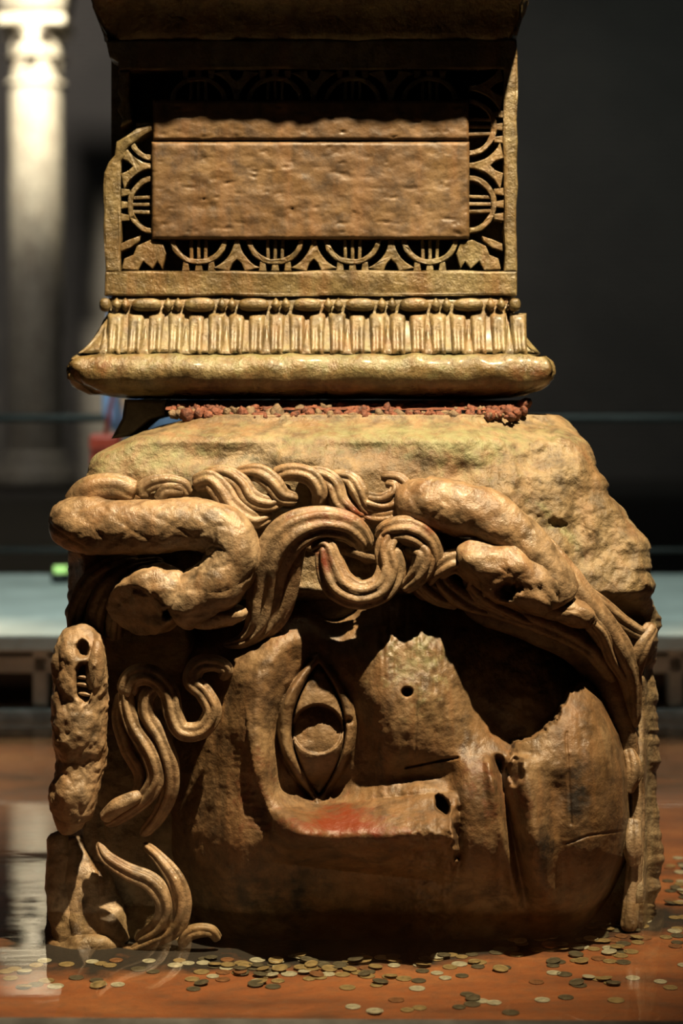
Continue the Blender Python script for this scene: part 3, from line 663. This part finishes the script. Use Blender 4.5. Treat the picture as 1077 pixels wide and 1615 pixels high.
# ------------------------------------------------------------------ rubble bed between head and pedestal
bed = empty('rubble_bed', 'thin layer of red brick rubble and mortar between head and pedestal', 'rubble')
zb0 = 1.090; zb1 = 1.108
xb0, xb1 = float(P(262, 0, 0.22)[0]), float(P(822, 0, 0.22)[0])
nx, nz = 160, 16
bx = np.linspace(xb0, xb1, nx); t = np.linspace(0, 1, nz); BX, BT = np.meshgrid(bx, t)
BY = 0.20+0.07*BT+fbm(np.stack([BX*30, BT*3, 0*BX], -1), 4)*0.016
BZ = zb0-0.004+(zb1-zb0+0.004)*BT
lay = np.concatenate([np.stack([BX, BY, BZ], -1), np.stack([BX, BY*0+1.0, BZ], -1)[::-1]], 0)
link('mortar_layer', make_mesh('mortar_layer', lay, grid_quads(2*nz, nx)), M['crumb'], bed)
def pebble(seed):
    th = np.linspace(0, math.pi, 6); ph = np.linspace(0, 2*math.pi, 8, endpoint=False); TH, PH = np.meshgrid(th, ph, indexing='ij')
    q = np.stack([np.sin(TH)*np.cos(PH), np.sin(TH)*np.sin(PH), np.cos(TH)], -1); q = q*(1+0.45*fbm(q*1.4+seed*7, 2))[..., None]
    return make_mesh('rubble_piece', q, grid_quads(6, 8, True), smooth=False)
peb = [[pebble(s) for s in range(4)], [pebble(s+9) for s in range(3)]]
for me_ in peb[0]: me_.materials.append(M['crumb'])
for me_ in peb[1]: me_.materials.append(M['crumb_pale'])
for k in range(290):
    px = random.uniform(272, 828); tt = random.random()**1.6; Y = 0.15+0.09*tt+random.uniform(-.012, .012)
    py = 658-20*tt*random.uniform(0.6, 1.0); p = P(px, py, Y); sc = random.uniform(0.004, 0.012)*(1.6 if random.random() < 0.08 else 1)
    link('rubble_piece', random.choice(peb[0] if random.random() < 0.72 else peb[1]), None, bed, p, (random.random()*3, random.random()*3, random.random()*3), (sc*1.3, sc, sc*0.8))
sh = tag(link('shim_stone', extrude_poly('shim_stone', [(196, 630), (262, 630), (260, 655), (235, 662), (205, 688), (175, 692), (192, 660)], 0.26, 0.5, 0.008), M['shim']),
         'dark support stone wedged under the pedestal left of the rubble', 'stone')

# ------------------------------------------------------------------ pedestal
ped = empty('column_pedestal', 'carved marble pedestal block standing on the sideways stone head', 'pedestal')
YF = 0.27; HW = 325*(YF+CAMD)/F; PCX = float(P(490, 0, YF)[0]); PCY = YF+HW
def zat(py, Y=YF): return float(P(0, py, Y)[2])
def square_loop(hw, n=100, cr=0.012):
    """rounded square, n points a side, starting at the front left"""
    pts = []; u = np.linspace(-1, 1, n, endpoint=False)
    for k in range(4):
        for a in u:
            x, y = a*hw, -hw
            e = hw-abs(x)
            if e < cr: y += cr-math.sqrt(max(cr*cr-(cr-e)**2, 0))
            ca, sa = math.cos(k*math.pi/2), math.sin(k*math.pi/2); pts.append((x*ca-y*sa, x*sa+y*ca))
    return np.array(pts)
def moulding(name, prof, mat, rough=0.003, cap=True, brk=0.0, cr=0.012, n=110, side=None):
    Gs = []
    for (o, py) in prof:
        l = square_loop(HW+o, n, cr)
        if side is not None:
            l = square_loop(HW, n, cr)*[1+min(o, side)/HW, 1.0]; l[:, 1] = np.where(l[:, 1] < 0, l[:, 1]*(1+o/HW), l[:, 1])
        Gs.append(np.column_stack([PCX+l[:, 0], PCY+l[:, 1], np.full(len(l), zat(py, YF-o))]))
    G = np.stack(Gs, 0); q = fbm(G*30, 4)*rough+fbm(G*7, 3)*rough*1.2
    cen = np.array([PCX, PCY]); d = G[..., :2]-cen; nd_ = np.abs(d)
    ns_ = np.where((nd_[..., :1] > nd_[..., 1:]), np.stack([np.sign(d[..., 0]), 0*d[..., 0]], -1), np.stack([0*d[..., 1], np.sign(d[..., 1])], -1))
    G[..., :2] += ns_*q[..., None]
    if brk:
        e = np.minimum(nd_[..., 0], nd_[..., 1])/np.maximum(nd_[..., 0], nd_[..., 1]); b = sstep(0.90, 1.0, e)
        G[..., :2] -= d*(b*np.clip(0.35+fbm(G*16+4, 3), 0, 1)*brk)[..., None]
    G[..., 2] += fbm(G*24+9, 3)*rough*0.8
    n_ = G.shape[1]; tris = []
    V = G.reshape(-1, 3)
    if cap:
        c0 = len(V); V = np.vstack([V, [[PCX, PCY, G[0, :, 2].mean()]], [[PCX, PCY, G[-1, :, 2].mean()]]]); j = np.arange(n_); last = (G.shape[0]-1)*n_
        tris = np.vstack([np.stack([j, (j+1) % n_, j*0+c0], -1), np.stack([last+(j+1) % n_, last+j, j*0+c0+1], -1)])
    me = make_mesh(name, V, grid_quads(G.shape[0], n_, True, flip=True), tris)
    pxs = 538.5+V[:, 0]*F/(V[:, 1]+CAMD); pys = HOR+(CAMH-V[:, 2])*F/(V[:, 1]+CAMD)
    g = 0.45*gauss(pxs, pys, 520, 560, 400, 30)+0.4*gauss(pxs, pys, 450, 450, 250, 22)
    r = 0.4*gauss(pxs, pys, 835, 590, 40, 22)+0.4*gauss(pxs, pys, 165, 580, 30, 22)+0.35*gauss(pxs, pys, 805, 440, 14, 60)
    set_stain(me, np.stack([r, g, 0*g], -1))
    return link(name, me, mat, ped)
PM = M['pedestal']
# core behind the pierced border
link('core', box_mesh('core', PCX-HW+0.004, PCX+HW-0.004, YF+0.085, PCY+HW, zat(470), zat(20), 0.004), PM, ped)
# base mouldings
moulding('base_moulding', [(-0.02, 464), (-0.022, 469), (-0.006, 471), (-0.003, 476), (-0.003, 489), (-0.002, 494), (0.006, 505), (0.016, 520), (0.028, 535), (0.042, 548), (0.054, 556)], PM, 0.002, True, 0.03)
moulding('torus', [(0.04, 556), (0.056, 559), (0.068, 563), (0.077, 570), (0.082, 578), (0.083, 587), (0.080, 597), (0.071, 606), (0.056, 614), (0.035, 620), (0.0, 624), (-0.05, 628)], PM, 0.005, True, 0.07, 0.03)
# top cornice, flaring outwards above the panel
moulding('cornice', [(0.0, 62), (0.004, 50), (0.012, 30), (0.024, 8), (0.05, -12), (0.095, -40), (0.14, -62), (0.19, -82), (0.21, -100), (0.21, -150), (0.12, -190), (0.12, -230)], PM, 0.004, True, 0.04, side=0.03)
# frame bands
def band(pts, name='frame_band', y0=YF, y1=YF+0.10, mat=PM, bev=0.005, wob=0.002): return link(name, extrude_poly(name, pts, y0, y1, bev, wob), mat, ped)
def jag(x0, y0, x1, y1, n, a):
    return [(x0+(x1-x0)*k/n+random.uniform(-a, a)*(0 < k < n), y0+(y1-y0)*k/n+random.uniform(-a, a)*(0 < k < n)) for k in range(n+1)]
band(jag(165, 467, 815, 467, 14, .8)+jag(815, 427, 190, 427, 14, 1.0)+[(165, 427)])
band([(166, 428)]+jag(190, 428, 189, 300, 5, 1.5)+jag(190, 255, 204, 232, 3, 2)+[(228, 212), (240, 205), (240, 196), (215, 202)]+[(196, 216), (182, 224), (180, 246), (172, 256), (164, 272)]+jag(163, 290, 165, 420, 6, 1.5))
band(jag(795, 428, 794, 92, 10, 1.2)+jag(816, 86, 815, 428, 10, 1.2))
band([(186, 112), (186, 98), (172, 90), (166, 64), (815, 62), (815, 92), (795, 108)]+jag(780, 108, 200, 110, 12, 1))
band([(188, 112), (205, 112), (204, 150), (208, 190), (190, 200), (192, 186), (184, 172), (190, 158), (184, 140)])
# central panel: two courses split by an incised line
PY = YF-0.006
def slab(name, x0, x1, y0, y1, Yf, rough, nx, ny):
    gx, gy = np.meshgrid(np.linspace(x0, x1, nx), np.linspace(y0, y1, ny)); q = np.stack([gx/30, gy/18, 0*gx+1], -1)
    e = np.minimum.reduce([gx-x0, x1-gx, gy-y0, y1-gy])
    d = fbm(q, 5)*rough+0.006*np.clip(1-e/5, 0, 1)**2-0.0
    d = d+np.clip(fbm(np.stack([gx/20, gy/8, 0*gx+5], -1), 4)-0.6, 0, 1)*0.004
    # joint line stays a recess between the courses
    V = P(gx, gy, Yf+d)
    bk = np.concatenate([V[0], V[1:, -1], V[-1, -2::-1], V[-2:0:-1, 0]]); nb_ = len(bk); b2 = bk.copy(); b2[:, 1] = Yf+0.1
    me = make_mesh(name, V, grid_quads(ny, nx)[:, ::-1]); rim = make_mesh(name+'_rim', np.vstack([bk, b2]), grid_quads(2, nb_, True))
    import bmesh
    bm = bmesh.new(); bm.from_mesh(me); bm.from_mesh(rim); bmesh.ops.remove_doubles(bm, verts=bm.verts, dist=1e-6); bmesh.ops.recalc_face_normals(bm, faces=bm.faces)
    bm.to_mesh(me); bm.free(); bpy.data.meshes.remove(rim)
    return link(name, me, M['panel'], ped)
slab('panel_course', 241, 739, 158, 221, PY, 0.0016, 200, 30)
slab('panel_course', 239, 740, 224, 377, PY, 0.0018, 200, 70)
# pierced border of arches
def arc_pts(c, rx, ry, a0, a1, n, tf): return [tf(c+rx*math.cos(a), ry*math.sin(a)) for a in np.linspace(a0, a1, n)]
def pierced(c, tf, spandrel_before, spandrel_after, scale=1.0):
    """one arch motif: c along the border, tf(along, out) -> photo pixels"""
    o = arc_pts(c, 45, 40, 0, math.pi, 15, tf); i = arc_pts(c, 37, 32, math.pi, 0, 15, tf)
    band(o+i, 'arch', YF+0.004, YF+0.06, PM, 0.002, 0.0015)
    for s_ in (-12, 0, 12): band([tf(c+s_-2.6, -2), tf(c+s_+2.6, -2), tf(c+s_*0.9+2.6, 34), tf(c+s_*0.9-2.6, 34)], 'stem', YF+0.008, YF+0.05, PM, 0.0015, 0.001)
    for s_ in (-20, 0, 20): band([tf(c+s_-4, 36), tf(c+s_+4, 36), tf(c+s_+6, 50), tf(c+s_-6, 50)], 'foot', YF+0.006, YF+0.06, PM, 0.0015, 0.001)
def spandrel(c, tf, half=61.0):
    a = arc_pts(c-half, 57, 50, 0.0, math.pi/2*0.72, 8, tf); b = arc_pts(c+half, 57, 50, math.pi-math.pi/2*0.72, math.pi, 8, tf)
    pts = a+[tf(c-12, 50), tf(c-7, 38), tf(c, 31), tf(c+7, 38), tf(c+12, 50)]+b
    band(pts, 'spandrel', YF+0.004, YF+0.06, PM, 0.002, 0.001)
down = lambda a, o_: (a, 377+o_)
lefts = lambda a, o_: (240-o_*0.98, a)
rights = lambda a, o_: (740+o_*1.08, a)
ups = lambda a, o_: (a, 158-o_*0.95)
for c in (313, 434, 556, 678): pierced(c, down, 0, 0)
for c in (373.5, 495, 617): spandrel(c, down)
for c in (313, 434, 556, 678): pierced(c, ups, 0, 0)
for c in (373.5, 495, 617): spandrel(c, ups)
pierced(323, lefts, 0, 0); spandrel(262, lefts)
for c in (200, 322): pierced(c, rights, 0, 0)
spandrel(261, rights); spandrel(139, rights)
band(arc_pts(208, 45, 40, 0, math.pi/2*0.8, 9, lefts)+arc_pts(208, 37, 32, math.pi/2*0.8, 0, 9, lefts), 'arch', YF+0.004, YF+0.06, PM, 0.002, 0.0015)
for s_ in (196, 205): band([lefts(s_-2.4, -2), lefts(s_+2.4, -2), lefts(s_+2.4, 26), lefts(s_-2.4, 26)], 'stem', YF+0.008, YF+0.05, PM, 0.0015, 0.001)
for cx_, sgn in ((212, 1), (770, -1)):
    band([(cx_-20*sgn, 424), (cx_-16*sgn, 408), (cx_-2*sgn, 402), (cx_+4*sgn, 388), (cx_+26*sgn, 378), (cx_+44*sgn, 384), (cx_+50*sgn, 400), (cx_+44*sgn, 424), (cx_+36*sgn, 412), (cx_+28*sgn, 424), (cx_+14*sgn, 412), (cx_+6*sgn, 426)], 'corner_leaf', YF+0.004, YF+0.06, PM, 0.002, 0.001)
    band([(cx_-22*sgn, 385), (cx_-8*sgn, 378), (cx_+10*sgn, 372), (cx_+8*sgn, 380), (cx_-6*sgn, 390), (cx_-22*sgn, 396)], 'corner_leaf', YF+0.004, YF+0.06, PM, 0.002, 0.001)
# bead and reel
def ball(name, nx_=14, ny_=9, p=1.0):
    th = np.linspace(0, math.pi, ny_); ph = np.linspace(0, 2*math.pi, nx_, endpoint=False); TH, PH = np.meshgrid(th, ph, indexing='ij')
    q = np.stack([np.cos(TH), np.sin(TH)*np.cos(PH), np.sin(TH)*np.sin(PH)], -1)
    if p != 1: q = np.sign(q)*np.abs(q)**p
    return make_mesh(name, q, grid_quads(ny_, nx_, True))
bead = ball('bead', 14, 9, 0.75); reel = ball('reel', 8, 5, 1.5)
bead.materials.append(PM); reel.materials.append(PM); YB = YF-0.003
for k, px in enumerate((166, 231, 315, 400, 485, 568, 653, 739, 812)):
    hl = 24 if 0 < k < 8 else 9
    if k != 0 and k != 8: hl = random.uniform(22, 25)
    link('bead', bead, None, ped, P(px, 481, YB), (0, random.uniform(-.03, .03), 0), (hl/700, 0.017, random.uniform(10.5, 12)/700))
    if k < 8:
        nxt = (166, 231, 315, 400, 485, 568, 653, 739, 812)[k+1]; a, b = px+hl+1, nxt-(24 if k < 7 else 11)-1
        for f in (0.27, 0.73): link('reel', reel, None, ped, P(a+(b-a)*f, 481, YB), None, (8/700, 0.013, 11.5/700))
# tongues and darts following the cyma
cyma_py = np.array([494, 505, 520, 535, 548, 558]); cyma_o = np.array([0.004, 0.010, 0.020, 0.032, 0.047, 0.060])
def tongue(name, wd0, wd1, bulge, y0=494, y1=558, hollow=0.0):
    s = np.linspace(y0, y1, 14); u = np.linspace(-1, 1, 11); U_, S_ = np.meshgrid(u, s)
    o = np.interp(S_, cyma_py, cyma_o); wd = (wd0+(wd1-wd0)*(S_-y0)/(y1-y0))/700
    e = np.sin(np.clip((S_-y0)/(y1-y0), 0, 1)*math.pi)**0.25
    lift = bulge*np.sqrt(np.clip(1-U_**2, 0, 1))*e-hollow*np.exp(-(U_/0.35)**2)*sstep(500, 520, S_)
    Yc = YF-o-lift+0.004; Zc = CAMH-(S_-HOR)*(YF-o+CAMD)/F
    return make_mesh(name, np.stack([U_*wd, Yc, Zc], -1), grid_quads(14, 11)[:, ::-1])
tg = tongue('tongue', 13.4, 11.0, 0.017, hollow=0.009); dt = tongue('dart', 1.5, 8.5, 0.007, 512, 558)
tg.materials.append(PM); dt.materials.append(PM)
x_ = 166.0; k = 0
while x_ < 808:
    dep = YF-0.02
    link('tongue', tg, None, ped, (float(P(x_+16, 0, dep)[0]), random.uniform(-.002, .002), 0))
    if k % 2 == 0: link('dart', dt, None, ped, (float(P(x_, 0, dep)[0]), 0, 0))
    x_ += 31.8; k += 1

# ------------------------------------------------------------------ coins under the water
def coin_mesh(name):
    prof = [(0.0, 0.0), (0.98, 0.0), (1.0, 0.02), (1.0, 0.12), (0.97, 0.14), (0.88, 0.14), (0.85, 0.115), (0.62, 0.115), (0.60, 0.125), (0.30, 0.125), (0.22, 0.15), (0.0, 0.15)]
    n = 20; ph = np.linspace(0, 2*math.pi, n, endpoint=False)
    V = np.array([[(r*math.cos(a), r*math.sin(a), z) for a in ph] for r, z in prof])
    return make_mesh(name, V, grid_quads(len(prof), n, True))
coin = {k: coin_mesh('coin') for k in ('silver', 'brass', 'copper', 'tarnish')}
for k in coin: coin[k].materials.append(M[k])
adj = {'silver': 'silvery', 'brass': 'yellow brass', 'copper': 'reddish copper', 'tarnish': 'dull grey tarnished'}
def floor_at(px, py):
    d = F*(CAMH-FLOOR)/(py-HOR); return (px-538.5)*d/F, d-CAMD
def limit(px): return np.interp(px, [0, 90, 350, 600, 850, 960, 1040, 1046, 1077], [1500, 1512, 1510, 1506, 1478, 1450, 1425, 1345, 1345])
spots = []
def scatter(n, fx, fy, zone, key):
    tries = 0; c = 0
    while c < n and tries < n*60:
        tries += 1; px, py = fx(), fy()
        if callable(zone): zn = zone(px, py)
        else: zn = zone
        if py < limit(px)+3 or py > 1600 or not (-20 < px < 1100): continue
        x, y = floor_at(px, py); 
        lay_ = sum(1 for s in spots if (s[0]-x)**2+(s[1]-y)**2 < 0.021**2)
        if lay_ > 3: continue
        spots.append((x, y, lay_, zn)); c += 1
G_ = random.gauss
scatter(62, lambda: G_(405, 75), lambda: G_(1532, 12), 'in the heap before the middle of the stone head', 0)
scatter(40, lambda: random.uniform(470, 760), lambda: limit(600)+abs(G_(0, 18)), 'on the basin floor under the chin of the stone head', 0)
scatter(90, lambda: G_(920, 85), lambda: 1425+abs(G_(0, 42))+random.uniform(0, 40), 'in the spread by the right corner of the stone head', 0)
scatter(26, lambda: random.uniform(1046, 1090), lambda: random.uniform(1345, 1430), 'in the strip along the right side of the stone head', 0)
scatter(34, lambda: random.uniform(540, 1077), lambda: random.uniform(1535, 1600), 'scattered on the red floor at the front right', 0)
scatter(26, lambda: random.uniform(0, 330), lambda: random.uniform(1512, 1560), 'in the dark water at the front left', 0)
scatter(10, lambda: random.uniform(0, 80), lambda: random.uniform(1400, 1500), 'in the water left of the stone head', 0)
for (x, y, lay_, zn) in spots:
    kd = random.choices(('silver', 'brass', 'copper', 'tarnish'), (0.26, 0.34, 0.10, 0.30))[0]
    r = random.uniform(0.013, 0.0172); tl = 0.0 if lay_ == 0 else 0.16
    o = link('coin', coin[kd], None, None, (x, y, FLOOR+0.0005+lay_*0.0028+(r*tl*0.5)), (random.uniform(-tl, tl), random.uniform(-tl, tl), random.uniform(0, 6.28)), (r, r, 0.014))
    tag(o, adj[kd]+' coin '+zn, 'coin', adj[kd]+' coins '+zn)

# ------------------------------------------------------------------ visitor on the walkway behind
def skin_body(name, joints, edges, radii, mat, parent, sub=2):
    me = bpy.data.meshes.new(name); me.from_pydata([tuple(j) for j in joints], edges, []); o = link(name, me, mat, parent)
    md = o.modifiers.new('skin', 'SKIN'); sk = me.skin_vertices[0].data if me.skin_vertices else None
    if sk is None:
        bpy.context.view_layer.objects.active = o
    for i, r in enumerate(radii):
        me.skin_vertices[0].data[i].radius = r if isinstance(r, tuple) else (r, r)
        me.skin_vertices[0].data[i].use_root = (i == 0)
    md.use_smooth_shade = True
    s_ = o.modifiers.new('sub', 'SUBSURF'); s_.levels = sub; s_.render_levels = sub
    return o
bx_, by_, bz_ = float(P(262, 0, 4.1)[0]), 4.1, 0.30
per = empty('person', 'visitor in a blue jacket half hidden behind the stone block', 'person'); per.location = (bx_, by_, bz_)
J = [(0, 0, .95), (0, 0, 1.12), (0, 0, 1.30), (0, 0, 1.42), (0, -.01, 1.50), (0, -.02, 1.60),
     (-.16, 0, 1.38), (-.195, .03, 1.10), (-.165, -.12, .90), (.17, 0, 1.38), (.22, .02, 1.10), (.22, -.08, .88),
     (-.09, 0, .90), (-.10, -.01, .50), (-.10, .02, .10), (-.11, -.12, .05), (.09, 0, .90), (.10, -.01, .50), (.10, .02, .10), (.11, -.12, .05)]
E = [(0, 1), (1, 2), (2, 3), (3, 4), (4, 5), (3, 6), (6, 7), (7, 8), (3, 9), (9, 10), (10, 11), (0, 12), (12, 13), (13, 14), (14, 15), (0, 16), (16, 17), (17, 18), (18, 19)]
Rr = [(.15, .11), (.14, .10), (.16, .11), (.10, .08), .055, .06, .065, .05, .035, .065, .05, .035, .085, .06, .045, .035, .085, .06, .045, .035]
skin_body('body', J, E, Rr, M['trousers'], per)
JJ = [(0, 0, .62), (0, 0, .92), (0, 0, 1.30), (0, 0, 1.43), (-.165, 0, 1.385), (-.20, .03, 1.10), (-.17, -.10, .95), (.175, 0, 1.385), (.225, .02, 1.10), (.225, -.08, .91)]
JE = [(0, 1), (1, 2), (2, 3), (3, 4), (4, 5), (5, 6), (3, 7), (7, 8), (8, 9)]
skin_body('jacket', JJ, JE, [(.335, .2), (.30, .17), (.19, .135), (.10, .09), .085, .07, .055, .085, .07, .055], M['jacket'], per)
hm = ball('head', 24, 17); V_ = np.empty(len(hm.vertices)*3, np.float32); hm.vertices.foreach_get('co', V_); V_ = V_.reshape(-1, 3)
V_ = V_[:, [1, 2, 0]]*[0.078, 0.098, 0.118]; low = V_[:, 2] < 0; V_[low, 0] *= 0.85
fr_ = (V_[:, 1] < -0.05) & (np.abs(V_[:, 0]) < 0.02) & (V_[:, 2] < 0.0) & (V_[:, 2] > -0.05); V_[fr_, 1] -= 0.018
hm.vertices.foreach_set('co', V_.ravel()); hm.update()
link('head', hm, M['skin'], per, (0, -.03, 1.64))
hr = ball('hair', 24, 17); V_ = np.empty(len(hr.vertices)*3, np.float32); hr.vertices.foreach_get('co', V_); V_ = V_.reshape(-1, 3)[:, [1, 2, 0]]*[0.088, 0.105, 0.125]
V_[:, 2] = np.where((V_[:, 1] < -0.03) & (V_[:, 2] < 0.05), 0.05+V_[:, 2]*0.1, V_[:, 2]); hr.vertices.foreach_set('co', V_.astype(np.float32).ravel()); hr.update()
link('hair', hr, M['hair'], per, (0, -.012, 1.66))
em = ball('eye', 10, 7); em.materials.append(M['white'])
for s_ in (-1, 1):
    link('eye', em, None, per, (s_*0.03, -.118, 1.645), None, (0.011, 0.008, 0.008))
    eo = ball('ear', 10, 7); link('ear', eo, M['skin'], per, (s_*0.078, -.02, 1.635), None, (0.012, 0.02, 0.032))
    # hand with palm, four fingers and a thumb
    b0 = np.array([-.165, -.13, .88] if s_ < 0 else [.22, -.09, .86])
    hj = [b0, b0+[0, -.01, -.05]]; he = [(0, 1)]; hr_ = [(.022, .03), (.018, .038)]
    for f in range(4):
        k0 = len(hj); off = np.array([0, (f-1.5)*0.019, 0]); L_f = (0.06, 0.07, 0.066, 0.05)[f]
        hj += [b0+off+[0, -.01, -.075], b0+off+[s_*-.006, -.012, -.075-L_f*0.55], b0+off+[s_*-.018, -.012, -.075-L_f]]
        he += [(1, k0), (k0, k0+1), (k0+1, k0+2)]; hr_ += [.0095, .0085, .0075]
    k0 = len(hj); hj += [b0+[s_*-.004, -.045, -.045], b0+[s_*-.008, -.058, -.075]]; he += [(0, k0), (k0, k0+1)]; hr_ += [.010, .008]
    skin_body('hand', hj, he, hr_, M['skin'], per, 1)
    link('shoe', box_mesh('shoe', s_*.105-.05, s_*.105+.05, -.19, .09, 0.002, .085, .03, True), M['black'], per)
bag = empty('shoulder_bag', 'red bag hanging at the side of the visitor in blue', 'bag')
bgx = float(P(155, 0, 3.95)[0]); bgz = float(P(0, 745, 3.95)[2])
link('pouch', box_mesh('pouch', bgx-.03, bgx+.10, 3.90, 4.0, bgz, bgz+.16, .025, True), M['bag'], bag)
link('flap', box_mesh('flap', bgx-.032, bgx+.102, 3.885, 3.95, bgz+.085, bgz+.165, .02, True), M['bag'], bag)
link('strap', rod_mesh('strap', (bgx+.03, 3.95, bgz+.155), (bx_-.10, 3.96, bz_+1.45), .01), M['bag'], bag)
